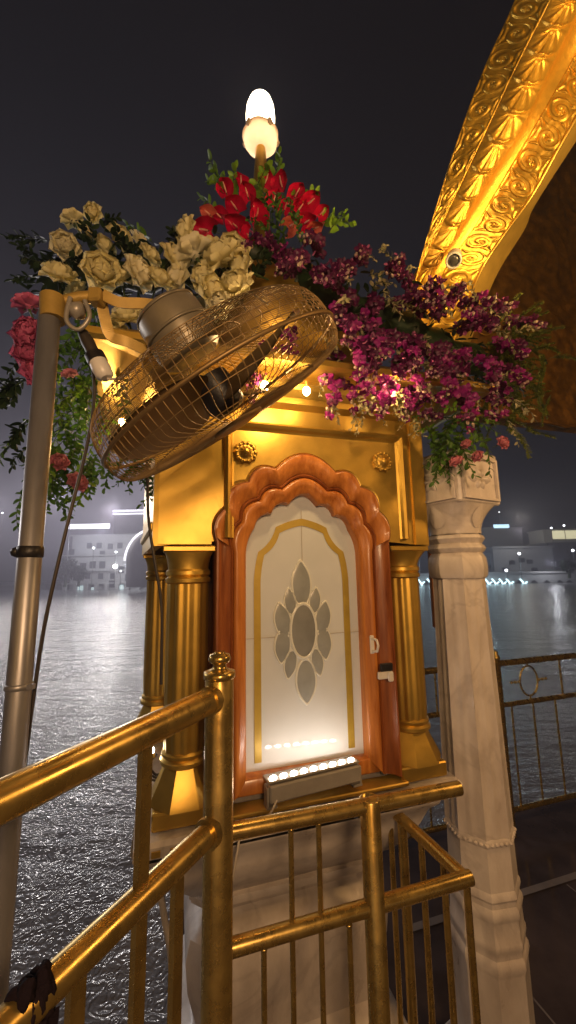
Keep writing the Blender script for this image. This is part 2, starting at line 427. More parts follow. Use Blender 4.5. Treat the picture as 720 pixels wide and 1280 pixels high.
# raised rectangular moulding on the panel (inverted U)
b = MB()
def U(off_): return [(-.232-off_, 1.70), (-.232-off_, 2.045+off_), (.392+off_-.045, 2.045+off_), (.392+off_-.045, 1.70)]
b.ring(U(.032), U(0), [(0, -.066), (.1, -.078), (.35, -.084), (.6, -.078), (.8, -.070), (1, -.066)], smooth=False)
b.build('panel_moulding', G, fp)
b = MB(); b.ring([(-.452, 1.68), (-.452, 2.13)], [(-.30, 1.68), (-.30, 2.13)], [(0, -.066), (0, -.074), (1, -.074), (1, -.066)], smooth=False)
b.build('pier_face', G, fp)
b = MB(); b.ring([(.405, 1.68), (.405, 2.13)], [(.452, 1.68), (.452, 2.13)], [(0, -.066), (0, -.074), (1, -.074), (1, -.066)], smooth=False)
b.build('pier_face', G, fp)
for x in (-.196, .292):                                          # rosettes
    b = MB(); zc = 1.972
    T = lambda p, x=x, zc=zc: V((x+p.x, -.066-p.z, zc+p.y))
    b.lathe([(.035, 0), (.036, .006), (.031, .010), (.026, .007), (.020, .009), (.014, .012), (.012, .018), (.006, .022), (.001, .023)], 40, fl=lambda a, z: .10*math.cos(10*a), tr=T)
    for k in range(14):
        a = 2*PI*k/14; b.sphere(T(V((.030*math.cos(a), .030*math.sin(a), .009))), .0055, 6)
    b.build('rosette', G, fp)
# rest of the body: side and back panels
b = MB()
for (x0, y0), (x1, y1) in (((-.452, -.06), (-.53, .62)), ((.452, -.06), (.51, .62)), ((-.53, .62), (.51, .62))):
    d = V((x1-x0, y1-y0, 0)); c = V(((x0+x1)/2, (y0+y1)/2, (PZ0+PZ1)/2))
    b.box(c, (d.length, .03, PZ1-PZ0), basis(d))
    nrm = basis(d)
    b.box(c+V((0, 0, -.17)), (d.length-.06, .05, .03), nrm, b=.006); b.box(c+V((0, 0, .15)), (d.length-.06, .05, .03), nrm, b=.006)
b.build('upper_wall', G, K)
b = MB()                                                         # closed core behind the door and side walls
for (x0, y0), (x1, y1) in (((-.33, .03), (-.40, .52)), ((.34, .03), (.39, .52)), ((-.40, .54), (.39, .54))):
    d = V((x1-x0, y1-y0, 0)); b.box(V(((x0+x1)/2, (y0+y1)/2, 1.31)), (d.length, .03, .74), basis(d))
b.build('side_wall', M['wood_dark'], K)
# cornice and sloping eave
def ledgepoly(o, z): return [V(p) for p in ((-.442-o, -.066-o, z), (.452+o, -.066-o, z), (.48+o, .60+o, z), (-.485-o, .60+o, z))]
def ringpoly(o, z): return [V(p) for p in ((-.452-o, -.066-o, z), (.452+o, -.066-o, z), (.52+o, .63+o, z), (-.54-o, .63+o, z))]
b = MB(); b.grid([ringpoly(o, z) for o, z in ((0, 2.13), (.022, 2.145), (.022, 2.165), (.045, 2.185), (.055, 2.20), (.055, 2.215))], closed_v=True, smooth=False)
b.build('cornice', G, K)
b = MB(); b.grid([ringpoly(o, z) for o, z in ((.05, 2.215), (.165, 2.195), (.185, 2.198), (.185, 2.216), (.17, 2.225), (.05, 2.31), (-.05, 2.37), (-.20, 2.41))], closed_v=True, smooth=False)
rp = ringpoly(-.20, 2.41); b.add(rp, [(0, 1, 2, 3)], False)
b.build('eave', G, K)
b = MB(); b.lathe([(.30, 2.40), (.34, 2.43), (.36, 2.50), (.38, 2.60), (.35, 2.72), (.28, 2.83), (.18, 2.92), (.10, 2.98), (.05, 3.03), (.045, 3.06)], 48, 0, .33, fl=lambda a, z: .03*abs(math.cos(12*a)))
b.build('dome', G, K)

# door frame, leaf and glass
df = MB()
df.ring(A_out, A_mid, [(0, .02), (0, -.070), (.06, -.077), (.16, -.078), (.30, -.066), (.5, -.058), (.85, -.054), (.93, -.060), (1, -.056), (1, .02)])
DF = df.build('door_frame', M['wood_dark'], K, 50)
b = MB()
b.ring(A_mid, A_in, [(.02, .02), (.02, -.050), (.12, -.060), (.30, -.063), (.55, -.058), (.80, -.048), (.92, -.046), (1, -.038), (1, .02)])
b.box((off, -.012, .985), (.47, .066, .045), b=.004)
DL = b.build('door_leaf', M['wood'], K, 50)
b = MB()                                                         # red-orange scalloped band over the arch head
hd = [p for p in A_out if p[1] > 1.70]; hm_ = [p for p in A_mid if p[1] > 1.667]
n = min(len(hd), len(hm_))
b.ring(hd[:n], hm_[:n], [(.10, -.0785), (.18, -.0805), (.45, -.072), (.80, -.060), (.84, -.056)])
b.build('arch_band', M['wood'], DF, 50)
gl = MB(); poly_ = A_in
gl.prism(poly_, -.006, .004)
GP = gl.build('glass_pane', M['glass'], DL)
b = MB()
b.box((off, -.0068, 1.60), (.0022, .002, .40)); b.box((off-.11, -.0068, 1.39), (.17, .002, .0022)); b.box((off+.11, -.0068, 1.39), (.17, .002, .0022))
b.build('glass_seam', M['glass_seam'], GP)
Bo = foil([(-.165, 1.03), (-.165, 1.56), (-.150, 1.66), (-.090, 1.742), (0, 1.772), (.090, 1.742), (.150, 1.66), (.165, 1.56), (.165, 1.03)], [0, .03, -.10, .04, .04, -.10, .03, 0])
Bi = foil([(-.143, 1.03), (-.143, 1.555), (-.130, 1.65), (-.078, 1.722), (0, 1.748), (.078, 1.722), (.130, 1.65), (.143, 1.555), (.143, 1.03)], [0, .03, -.10, .04, .04, -.10, .03, 0])
b = MB(); b.ring([(x+off, z) for x, z in Bo], [(x+off, z) for x, z in Bi], [(0, -.006), (0, -.0085), (1, -.0085), (1, -.006)], smooth=False)
b.build('painted_border', M['border'], GP)
# mirror petals set into the pane
def petal_outline(cx, cz, w_, h_, tip, ang=0, n=28):
    out = []
    for k in range(n):
        a = 2*PI*k/n; x = w_*math.cos(a); z = h_*math.sin(a)
        if tip: 
            sgn = 1 if z*tip > 0 else 0
            if sgn: x *= (1-abs(z/h_)**2.2*.55)
        ca, sa = math.cos(ang), math.sin(ang)
        out.append((cx+x*ca-z*sa, cz+x*sa+z*ca))
    return out
def mirror(cx, cz, w_, h_, tip=0, ang=0, mt='mirror_petal', lift=0):
    o_ = petal_outline(cx, cz, w_, h_, tip, ang); i_ = petal_outline(cx, cz, w_*.86, h_*.90, tip, ang); ii = petal_outline(cx, cz, w_*.72, h_*.82, tip, ang)
    b = MB(); y = -.0095-lift
    rows = [[V((x, -.006, z)) for x, z in o_], [V((x, y, z)) for x, z in i_], [V((x, y-.0010, z)) for x, z in ii], [V((cx, y-.0012, cz))]*len(o_)]
    b.grid(rows[1:], closed_v=True)
    p = b.build('mirror_petal', M[mt], GP)
    r_ = MB(); o2 = petal_outline(cx, cz, w_*1.05, h_*1.03, tip, ang)
    r_.grid([[V((x, -.006, z)) for x, z in o2], [V((x, y-.001, z)) for x, z in o_], [V((x, y-.001, z)) for x, z in i_], [V((x, y+.001, z)) for x, z in petal_outline(cx, cz, w_*.84, h_*.89, tip, ang)]], closed_v=True)
    r_.build('petal_rim', M['bevel'], p)
cx, cz = off-.002, 1.405
mirror(cx-.003, cz+.150, .035, .078, 1, 0.02); mirror(cx+.006, cz-.158, .036, .072, -1, 0.02)
for sx in (-1, 1):
    mirror(cx+sx*.070, cz+.036, .029, .058, 1, -sx*.2); mirror(cx+sx*.071, cz-.044, .028, .056, -1, sx*.1)
    mirror(cx+sx*.043, cz+.094, .021, .044, 1, -sx*.12); mirror(cx+sx*.046, cz-.102, .022, .046, -1, sx*.2)
mirror(cx, cz, .047, .090, 0, 0, 'mirror_core', .003)
# pull handle and hasp
b = MB(); b.tube([(off+.217, -.060, 1.375), (off+.222, -.082, 1.372), (off+.224, -.086, 1.355), (off+.222, -.082, 1.337), (off+.217, -.060, 1.334)], .0042, 8)
b.box((off+.217, -.059, 1.355), (.016, .006, .058), b=.002); b.build('pull_handle', M['white_plastic'], DL)
b = MB(); b.box((off+.247, -.080, 1.262), (.052, .010, .022), b=.002); b.box((off+.262, -.088, 1.258), (.018, .010, .030), b=.003)
hs = b.build('door_hasp', M['white_plastic'], DF)
b = MB(); b.box((off+.252, -.080, 1.286), (.044, .014, .024), b=.003); b.build('hasp_plate', M['black'], hs)

# ledge slab and pedestal
b = MB(); b.grid([ledgepoly(o, z) for o, z in ((-.02, .882), (.03, .885), (.042, .893), (.042, .918), (.034, .928), (-.03, .933), (-.2, .934))], closed_v=True, smooth=False)
b.add(ledgepoly(-.2, .934), [(0, 1, 2, 3)], False); b.add(ledgepoly(-.02, .882), [(3, 2, 1, 0)], False)
LS = b.build('ledge_slab', M['marble'], K)
b = MB(); b.box((0.01, -.064, .941), (.60, .060, .012), b=.003)
for k in range(20): b.box((-.43+k*.0455, -.1105, .905), (.022, .006, .013))
b.build('gilt_trim', M['gold_paint'], LS)
def rp2(s_, dz, z, yo=0):                                         # pedestal section: half width, half depth about the kiosk centre
    out = []
    hw, hd = s_, dz; ch = .045
    for x, y in ((-hw+ch, -hd), (hw-ch, -hd), (hw, -hd+ch), (hw, hd-ch), (hw-ch, hd), (-hw+ch, hd), (-hw, hd-ch), (-hw, -hd+ch)):
        out.append(V((x-.02, y+.28, z)))
    return out
prof = [(.475, .385, .884), (.470, .38, .872), (.445, .36, .852), (.425, .345, .81), (.398, .32, .76), (.355, .285, .715), (.315, .25, .685), (.300, .235, .668), (.312, .245, .660), (.312, .245, .642),
        (.275, .21, .630), (.262, .20, .600), (.280, .215, .575), (.312, .245, .548), (.325, .258, .50), (.318, .25, .42), (.295, .23, .33), (.280, .215, .26), (.30, .235, .225), (.345, .275, .20), (.365, .295, .17), (.365, .295, .0)]
b = MB(); b.grid([rp2(*q) for q in prof], closed_v=True, smooth=True)
PD = b.build('pedestal', M['marble'], K, 35)
b = MB(); b.grid([rp2(*q) for q in ((.305, .238, .668), (.318, .250, .666), (.318, .250, .655), (.305, .238, .652))], closed_v=True, smooth=False); b.build('neck_band', M['marble'], PD)

# ------------------------------------------------------------------ lamp on the dome
LP = at(326, 205, 1.66)
L = empty('globe_lamp', (LP.x, LP.y, 3.0), 0, 'lit white globe lamp in a petalled cup on a gold stem above the red flowers', 'lamp')
zl = lambda py: at(326, py, 1.66).z-3.0
b = MB(); b.lathe([(.05, 0), (.046, .05), (.040, zl(240)), (.034, zl(215)), (.026, zl(190)), (.020, zl(180)), (.026, zl(176))], 24); b.build('lamp_stem', G, L)
zc0 = zl(184); hc = .062; rc = .084
b = MB(); b.lathe([(.02, zc0-.012), (.045, zc0-.006), (.068, zc0+.010), (.081, zc0+.030), (.084, zc0+hc*.75), (.090, zc0+hc), (.082, zc0+hc*1.02), (.072, zc0+hc*.8)], 50, fl=lambda a, z: .05*abs(math.sin(2.5*a))**.6*(1 if z > zc0+.02 else .3), cap=False)
M['lamp_cup'] = petal_mat('opal_cup', (.74, .58, .44), (.66, .50, .36), .4, .22)
for k in range(5):
    a = 2*PI*k/5+.3
    b.sphere((.087*math.cos(a), .087*math.sin(a), zc0+hc*.95), .015, 8, sc=(1, 1, 1.3))
b.build('lamp_cup', M['lamp_cup'], L)
b = MB(); zb = zc0+.03; hg = .275; b.lathe([(.052, zb), (.068, zb+hg*.12), (.073, zb+hg*.35), (.074, zb+hg*.58), (.070, zb+hg*.74), (.058, zb+hg*.88), (.036, zb+hg*.97), (.001, zb+hg)], 32); b.build('globe', M['globe'], L)

# ------------------------------------------------------------------ LED bar in front of the pane
LB = empty('led_light_bar', kl(.0, -.092, .960), PHI+.10, 'lit grey LED light bar lying on the ledge in front of the glass door', 'light bar')
til = Matrix.Rotation(math.radians(-3), 3, 'X')
b = MB(); b.box((0, 0, .036), (.285, .040, .044), til, b=.004); b.box((0, .012, .064), (.292, .050, .006), til, b=.002); HB = b.build('bar_housing', M['grey_metal'], LB)
for sx in (-1, 1):
    b = MB(); b.box((sx*.146, .0, .03), (.007, .03, .050), b=.002); b.box((sx*.135, 0, .004), (.03, .03, .006))
    b.build('bar_bracket', M['grey_metal'], LB)
for k in range(9):
    b = MB(); b.lathe([(.0075, 0), (.0075, .004), (.004, .0065), (.001, .007)], 10, tr=lambda p, k=k: V((-.125+k*.0312, .004, .0672)) + til @ V((p.x*1.35, p.y*.75, p.z)))
    b.build('led', M['led'], LB)
tag(MB().tube(spline([kl(-.118, -.12, .985), kl(-.16, -.15, .955), kl(-.215, -.14, .945), kl(-.235, -.16, .90), kl(-.25, -.17, .84)], 20), .0035, 6).build('cable', M['cable_pale']),
    'pale power cable curling off the ledge from the LED bar', 'cable')

# ------------------------------------------------------------------ small bulbs
def bulb(name, p, r, mt, label, cat='bulb', group=None, holder=V((0, 0, 1))):
    e = empty(name, p, 0, label, cat, group)
    MB().sphere((0, 0, 0), r, 14, sc=(1, 1, 1.25)).build('glass_bulb', M[mt], e)
    h = V(holder).normalized(); MB().tube([h*r*.8, h*r*1.5, h*r*2.6], [r*.55, r*.6, r*.6], 12).build('lamp_holder', M['gold_paint'], e)
    return e
bulb('eave_bulb', kl(-.155, -.165, 2.155), .013, 'warm_bulb', 'bright bulb under the eave seen through the fan hub', group='bulbs under the eave')
bulb('eave_bulb', kl(-.02, -.165, 2.155), .012, 'warm_bulb', 'bulb under the eave behind the fan wires and purple orchids', group='bulbs under the eave')
bulb('eave_bulb', kl(-.60, .22, 2.145), .013, 'warm_bulb', 'bulb under the eave on the side facing the mist', group='bulbs under the eave')
pb = at(189, 938, 1.22)
bulb('marker_bulb', pb, .0085, 'white_bulb', 'small white bulb beside the foot of the gilded column, above looped cables', holder=V((.3, .3, -1)))
for k in range(3):
    pts = [pb+V((.01, .02, -.02)), pb+V((-.014-.008*k, .03, -.05-.01*k)), pb+V((0, .05, -.09-.008*k)), pb+V((.03, .05, -.075))]
    tag(MB().tube(spline(pts, 16), .0035, 6).build('cable', M['cable']), 'dark cable looped beside the foot of the gilded column', 'cable', 'looped cables by the column foot')

# ------------------------------------------------------------------ marble column of the pavilion
CY = 1.42
cb = at(640, 1290, CY); ct = at(566, 600, CY)
def colz(py): return at(590, py, CY-.12).z
base = at(573, 720, CY); base.z = 0
print('column', base, colz(580), colz(650), colz(1060), colz(1280))
MC = empty('marble_column', (base.x, base.y, 0), PHI+.25, 'white marble column with carved square capital and ringed octagonal base', 'column')
z1, z2, z3 = colz(1058), colz(1140), colz(1205)
ztop = colz(723)
b = MB()
oct_ = dict(n=48)
def fl_oct(a, z): 
    q = (a % (PI/4))-PI/8; return (math.cos(PI/8)/math.cos(q)-1)
def fl_flute(a, z):
    q = abs((a % (PI/4))-PI/8)/(PI/8)
    return fl_oct(a, z)*.9+.030*math.exp(-((1-q)/.10)**2)-.022*math.sin(PI*min(1, q*1.15))**2
b.lathe([(.102-.016*(i/12), lerp(z1, ztop, i/12)) for i in range(13)], 160, fl=fl_flute)
SH = b.build('shaft', M['marble'], MC, 30)
b = MB()
rz = lambda z: .102
pr = [(rz(z1), z1), (.106, z1-.004), (.108, z1-.012), (.106, z1-.020), (.101, z1-.024), (.104, z2+.034), (.104, z2+.030), (.109, z2+.022), (.110, z2+.010), (.105, z2+.002), (.105, z2-.012), (.111, z2-.020), (.113, z2-.034), (.109, z2-.046),
      (.107, z2-.052), (.109, z3+.036), (.113, z3+.028), (.114, z3+.014), (.110, z3+.006), (.110, z3-.010), (.116, z3-.018), (.118, z3-.034), (.114, z3-.048), (.112, z3-.056), (.114, .125), (.124, .11), (.160, .085), (.165, .06)]
b.lathe(pr, 64, fl=fl_oct)
b.box((0, 0, .03), (.36, .36, .06), b=.006)
BS = b.build('column_base', M['marble'], MC, 30)
b = MB()                                                          # bead ring
for k in range(40):
    a = 2*PI*k/40; r = .106*(1+fl_oct(a, 0)); b.sphere((r*math.cos(a), r*math.sin(a), z1-.012), .0075, 8, sc=(1, 1, .8))
b.build('bead_ring', M['marble'], BS)
za, zb_, zc_, zd_ = colz(723), colz(690), colz(665), colz(628)
b = MB()
dc = zb_-za; dr = zc_-zb_
b.lathe([(.085, za-.004), (.094, za), (.100, za+dc*.12), (.102, za+dc*.45), (.099, za+dc*.8), (.090, za+dc*.97), (.087, zb_), (.097, zb_+dr*.12), (.101, zb_+dr*.25), (.097, zb_+dr*.40), (.088, zb_+dr*.50), (.094, zb_+dr*.62), (.100, zb_+dr*.76), (.096, zb_+dr*.92), (.086, zc_)], 64, fl=fl_oct)
zk0 = zc_; zk1 = zd_; rows = []
for i in range(9):
    f = i/8; z = lerp(zk0, zk1, f); row = []
    for k in range(48):
        a = 2*PI*k/48
        sq_ = min(.112/max(abs(math.cos(a)), abs(math.sin(a))), .140)
        e = f**2.2; rr = .088*(1-e)+sq_*e
        row.append(V((rr*math.cos(a), rr*math.sin(a), z)))
    rows.append(row)
b.grid(rows, closed_v=True)
zt = colz(566)
b.box((0, 0, (zk1+zt)/2+.006), (.232, .232, zt-zk1+.012), b=.006)
CP = b.build('capital', M['marble'], MC, 35)
for k in range(4):                                                # carved frame and leaf on each face
    Rk = Matrix.Rotation(k*PI/2, 3, 'Z'); b = MB(); zc = (zk1+zt)/2
    T = lambda x, y, z: Rk @ V((x, -.1165-y, zc+z))
    hh = (zt-zk1)/2
    for (x0, z0_, x1, z1_) in ((-.10, -hh+.012, .10, -hh+.02), (-.10, hh-.02, .10, hh-.012), (-.10, -hh+.02, -.09, hh-.02), (.09, -hh+.02, .10, hh-.02)):
        b.add([T(x0, .0, z0_), T(x1, .0, z0_), T(x1, .0, z1_), T(x0, .0, z1_), T(x0, .009, z0_), T(x1, .009, z0_), T(x1, .009, z1_), T(x0, .009, z1_)], [(4, 5, 6, 7), (0, 1, 5, 4), (1, 2, 6, 5), (2, 3, 7, 6), (3, 0, 4, 7)], False)
    for q in range(6):
        a = 2*PI*q/6; d = V((math.cos(a), math.sin(a)))
        rows = []
        for i in range(6):
            f = i/5; wv = .016*math.sin(PI*min(1, f*1.02))+.001; hv = .012*math.sin(PI*f)
            c = d*.07*f*(1 if abs(d.x) > .9 else .62)
            nrm = V((-d.y, d.x))
            rows.append([T(c.x+nrm.x*wv*s_, hv*(1-s_*s_)-.001, c.y+nrm.y*wv*s_) for s_ in (-1, -.5, 0, .5, 1)])
        b.grid(rows)
    b.build('carved_face', M['marble'], CP)
for k in range(4):
    Rk = Matrix.Rotation(k*PI/2, 3, 'Z'); b = MB()
    zc = lerp(zk0, zk1, .6)
    rows = []
    for i in range(8):
        f = i/7; wv = .030*math.sin(PI*(.15+.8*f)); z = lerp(zk0+.02, zk1-.006, f); rr = .090+.022*f**2.2
        rows.append([Rk @ V((wv*s_, -rr-.006*(1-s_*s_)*math.sin(PI*f)-.001+.0, z)) for s_ in (-1, -.4, 0, .4, 1)])
    b.grid(rows); b.build('carved_leaf', M['marble'], CP)
# board behind the column
p0 = at(541, 735, 1.66)
tag(MB().box((p0.x+.03, p0.y, p0.z), (.09, .018, .32), basis(UX), b=.003).build('wooden_board', M['wood']), 'narrow orange-brown board fixed behind the marble column', 'board')

# ------------------------------------------------------------------ golden arch of the pavilion
def rail(px): return px
RA = [(664, -60), (640, 8), (605, 85), (575, 165), (545, 258), (522, 338), (508, 400), (500, 450)]
RB = [(716, -60), (684, 8), (646, 83), (612, 155), (573, 237), (540, 305), (515, 352), (504, 420)]
RC = [(764, -70), (724, 10), (686, 89), (650, 165), (606, 234), (572, 292), (538, 352), (515, 430)]
RD = [(790, -60), (752, 12), (715, 76), (672, 152), (628, 226), (590, 288), (552, 345), (530, 430)]
RE = [(860, -70), (808, 10), (752, 96), (706, 172), (664, 246), (628, 296), (597, 347), (566, 440)]
YS = [.86, .95, 1.04, 1.13, 1.25, 1.36, 1.45, 1.52]
def rail3(px, dy=0): return spline([at(x, y, Y+dy) for (x, y), Y in zip(px, YS)], 90)
a3, b3, c3, d3, e3 = [rail3(q, dy) for q, dy in ((RA, .05), (RB, 0), (RC, 0), (RD, .03), (RE, .02))]
AR = empty('golden_arch', at(545, 430, 1.52), 0, 'gilded pavilion arch embossed with leaf scrolls rising from behind the orchids', 'arch')
AR_inv = V(AR.location)
def band(P, Q, nv, dispf, name, mt, thick=None):
    b = MB(); rows = []
    for i in range(len(P)):
        t = P[min(i+1, len(P)-1)]-P[max(i-1, 0)]; w_ = Q[i]-P[i]; nrm = t.cross(w_).normalized()
        if nrm.dot(CAM-P[i]) < 0: nrm = -nrm
        rows.append([P[i]+w_*(j/nv)+nrm*dispf(i/(len(P)-1), j/nv)-AR_inv for j in range(nv+1)])
    b.grid(rows); return b.build(name, mt, AR)
def resample(P, n):
    return spline(P[::3]+[P[-1]], n)
def sstep(x): x = max(0., min(1., x)); return x*x*(3-2*x)
def emb(u, v):
    """scrolling vine relief: a spiral per cell, leaf sprays between the spirals, a plain fillet at both edges"""
    if not 0 < v < 1: return 0
    cells = u*17; c = math.floor(cells); x = (cells-c)*2-1; y = (v*2-1)*1.02
    sg = 1 if c % 2 else -1
    r = math.hypot(x, y-sg*.12); th = math.atan2((y-sg*.12)*sg, x)
    spiral = sstep((math.cos(th-10*r)+.15)*1.6)*sstep((.92-r)*5)
    petals = sstep((math.cos(6*th)+.2)*1.3)*sstep((.30-r)*9)
    leaf = sstep((math.cos(9*math.atan2(y+sg*.95, abs(x)-1.0))+.1)*1.4)*sstep((r-.72)*5)
    edge = sstep((abs(y)-.90)*14)
    wear = noise.noise(V((u*70, v*6, 3.3)))*.0012
    return .0036*max(spiral, petals, leaf*.8)*(1-edge)+.0035*edge+wear
def leafroll(u, v):
    x = u*15+.42*(2*v-1)**2; k = x % 1.0; w_ = v-.5
    body = .030*math.sin(PI*v)
    ang = math.atan2(w_*2.1, .18+k)
    ribs = (.0028*math.cos(ang*13)+.0012*math.cos(ang*29+k*5))*sstep(k*5)*sstep((1-k)*9)
    lip = .009*k**1.6+.004*math.exp(-((k-.93)/.05)**2)
    return body+(lip+ribs)*math.sin(PI*v)**.5
N2 = 900
A4, B4, C4, D4, E4 = [resample(q, N2) for q in (a3, b3, c3, d3, e3)]
band(A4, B4, 34, emb, 'outer_fascia', M['gold_rough'])
band(B4, C4, 30, leafroll, 'leaf_moulding', M['gold_lit'])
band(C4, D4, 8, lambda u, v: -.022*math.sin(PI*v), 'cove', M['gold_lit'])
band(D4, E4, 44, emb, 'soffit_band', M['gold_rough'])
# cusped edge strip
RF = [(880, -60), (824, 30), (764, 112), (714, 186), (668, 258), (655, 288), (617, 352), (580, 450)]
F4 = resample(rail3(RF, .09), N2)
band(E4, F4, 4, lambda u, v: 0.004*math.sin(PI*v), 'edge_strip', M['gold_paint'])
b = MB(); b.tube([p-AR_inv for p in E4[::8]], .006, 8); b.build('edge_bead', G, AR)
# back side of the arch so it has thickness from other positions
A5 = [p+V((.10, .10, .06)) for p in A4]
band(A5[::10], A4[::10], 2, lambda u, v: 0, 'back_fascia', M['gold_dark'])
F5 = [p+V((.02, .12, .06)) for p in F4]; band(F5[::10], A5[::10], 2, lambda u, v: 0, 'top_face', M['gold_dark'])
# inner spandrel wall, tarnished gold with scrolls
SP = empty('spandrel_wall', at(700, 470, 1.9), 0, 'dark tarnished gold wall panel with scroll relief inside the pavilion', 'wall')
so = V(SP.location)
def spw(x, z, dd=0): return kl(x, .62+dd, z)-so
sx0, sx1 = .80, 3.4
zlow = at(700, 492, 1.98).z
def z_(i): return lerp(zlow, ZT, i/90)
def sxl(z):
    """left edge of the wall follows the back of the arch"""
    lo, hi = .3, 3.0
    for _ in range(30):
        s_ = (lo+hi)/2; g_ = kl(s_, .62, z)-CAM; fw_ = g_.dot(FW)
        x = 360+480*g_.dot(RT)/fw_; y = 640-480*g_.dot(UP)/fw_
        k = 0
        while k < len(RE)-2 and y > RE[k+1][1]: k += 1
        t = (y-RE[k][1])/(RE[k+1][1]-RE[k][1]); t = max(-1.5, min(1, t))
        xe = lerp(RE[k][0], RE[k+1][0], t)-25
        if x < xe: lo = s_
        else: hi = s_
    return s_
ZT = 5.4
nx, nz = 150, 90; rows = []
for i in range(nz+1):
    row = []
    for j in range(nx+1):
        x = lerp(sxl(z_(i)), sx1, j/nx); zb0 = zlow+.02*abs(math.sin(x*9))
        z = lerp(zb0, ZT, i/nz)
        q = noise.noise(V((x*4, z*4, 1)))*.5+noise.noise(V((x*10, z*10, 5)))*.3
        sc = math.sin(9*math.sqrt((x % .8-.4)**2+(z % .7-.35)**2)*2*PI/1.0+math.atan2(z % .7-.35, x % .8-.4)*1)
        row.append(spw(x, z, -.012*max(0, sc)-.012*q))
    rows.append(row)
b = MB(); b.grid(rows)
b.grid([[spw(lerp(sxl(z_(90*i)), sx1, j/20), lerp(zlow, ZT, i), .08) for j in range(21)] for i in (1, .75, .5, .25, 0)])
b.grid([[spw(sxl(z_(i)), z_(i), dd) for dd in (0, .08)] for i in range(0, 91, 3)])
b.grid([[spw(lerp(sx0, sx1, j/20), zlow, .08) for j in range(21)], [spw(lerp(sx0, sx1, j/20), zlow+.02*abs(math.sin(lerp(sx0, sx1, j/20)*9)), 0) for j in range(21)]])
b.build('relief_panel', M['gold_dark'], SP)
b = MB()
random.seed(5)
for k in range(16):
    x = .95+.16*(k % 6)+random.uniform(-.05, .05); z = zlow+.12+.26*(k//6)+random.uniform(-.05, .05); pts = []
    a0_ = random.uniform(0, 6); sg = random.choice((-1, 1))
    for i in range(22):
        f = i/21; r = .02+.085*f; a = a0_+sg*f*4.6; pts.append(spw(x+r*math.cos(a), z+r*math.sin(a), -.022))
    b.tube(pts, [.006*(1-.6*i/21) for i in range(22)], 6)
b.build('scroll_relief', M['gold_rough'], SP)
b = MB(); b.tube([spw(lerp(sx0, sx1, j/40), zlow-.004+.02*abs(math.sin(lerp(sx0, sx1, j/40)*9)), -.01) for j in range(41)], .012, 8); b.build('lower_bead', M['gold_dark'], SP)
# cctv camera
pc = at(567, 325, 1.315)
CC = empty('security_camera', pc, 0, 'small white round security camera on the golden arch', 'camera')
ax = (CAM+V((-.1, .1, -.6))-pc).normalized(); Bx = basis(ax)
def axis_lathe(b, prof, o=V((0, 0, 0)), n=24, Bx=Bx, **k):
    return b.lathe(prof, n, tr=lambda p: o+Bx @ V((p.z, p.x, p.y)), **k)
b = MB(); axis_lathe(b, [(.027, -.06), (.029, -.01), (.030, .004), (.028, .012), (.0230, .013), (.0215, .004)], cap=False); CB = b.build('camera_body', M['white_plastic'], CC)
b = MB(); axis_lathe(b, [(.0215, .003), (.019, .008), (.012, .012), (.001, .013)]); b.build('camera_lens', M['lens'], CC)
b = MB(); b.tube([-ax*.04, -ax*.06+V((.01, .02, .02)), V((.03, .03, .05))-ax*.05], .010, 8); b.build('camera_mount', M['white_plastic'], CC)

# ------------------------------------------------------------------ railings
BR = M['brass']
def fitted_tube(b, p, q, r, n=20): return b.tube([p, p.lerp(q, .5), q], r, n)
# nearer railing on the water side
P1 = at(274, 893, .75); P1.z = at(274, 886, .75).z
post = V((P1.x, .75, 0))
RLd = V((-math.sin(math.radians(27)), -math.cos(math.radians(27)), 0))
RL = empty('gold_railing', post, 0, 'brass handrail with thick tubes and tall capped post on the water side', 'railing')
zp_top = at(274, 838, .75).z; zr1 = at(274, 870, .75).z; zr2 = at(272, 1030, .75).z
b = MB(); b.lathe([(.026, 0), (.026, zp_top-.004), (.024, zp_top)], 28); PO = b.build('post', BR, RL)
b = MB(); zz = zp_top
b.lathe([(.026, zz-.014), (.029, zz-.012), (.029, zz-.002), (.024, zz), (.013, zz+.004), (.012, zz+.012), (.019, zz+.016), (.021, zz+.022), (.018, zz+.029), (.010, zz+.031), (.010, zz+.034)], 28); b.build('post_cap', BR, PO)
def rl(t, z): return RLd*t+V((0, 0, z))
b = MB(); b.tube([rl(.012, zr1), rl(.5, zr1-.0), rl(1.6, zr1)], .0215, 24); b.build('handrail', BR, RL)
b = MB(); b.tube([rl(.012, zr2), rl(.5, zr2), rl(1.6, zr2)], .0185, 24); b.build('lower_rail', BR, RL)
for z in (zr1, zr2):
    b = MB(); b.tube([rl(.020, z), rl(.034, z)], .0245, 24); b.build('rail_collar', BR, RL)
def t_at(px):                                                      # distance along the rail that lands on this measured column
    lo, hi = 0, .6
    for _ in range(40):
        t = (lo+hi)/2; p = post+RLd*t; x = 360+480*((p-CAM).dot(RT))/((p-CAM).dot(FW)) 
        p2 = post+RLd*t+V((0, 0, 1.1)); q = p2-CAM; x = 360+480*q.dot(RT)/q.dot(FW)
        if x > px: lo = t
        else: hi = t
    return t
for px, top in ((173, zr1), (221, zr2), (93, zr2), (20, zr2)):
    t = t_at(px); b = MB(); b.box(rl(t, top/2+.01), (.019, .010, top-.02), basis(RLd)); b.build('baluster', BR, RL)
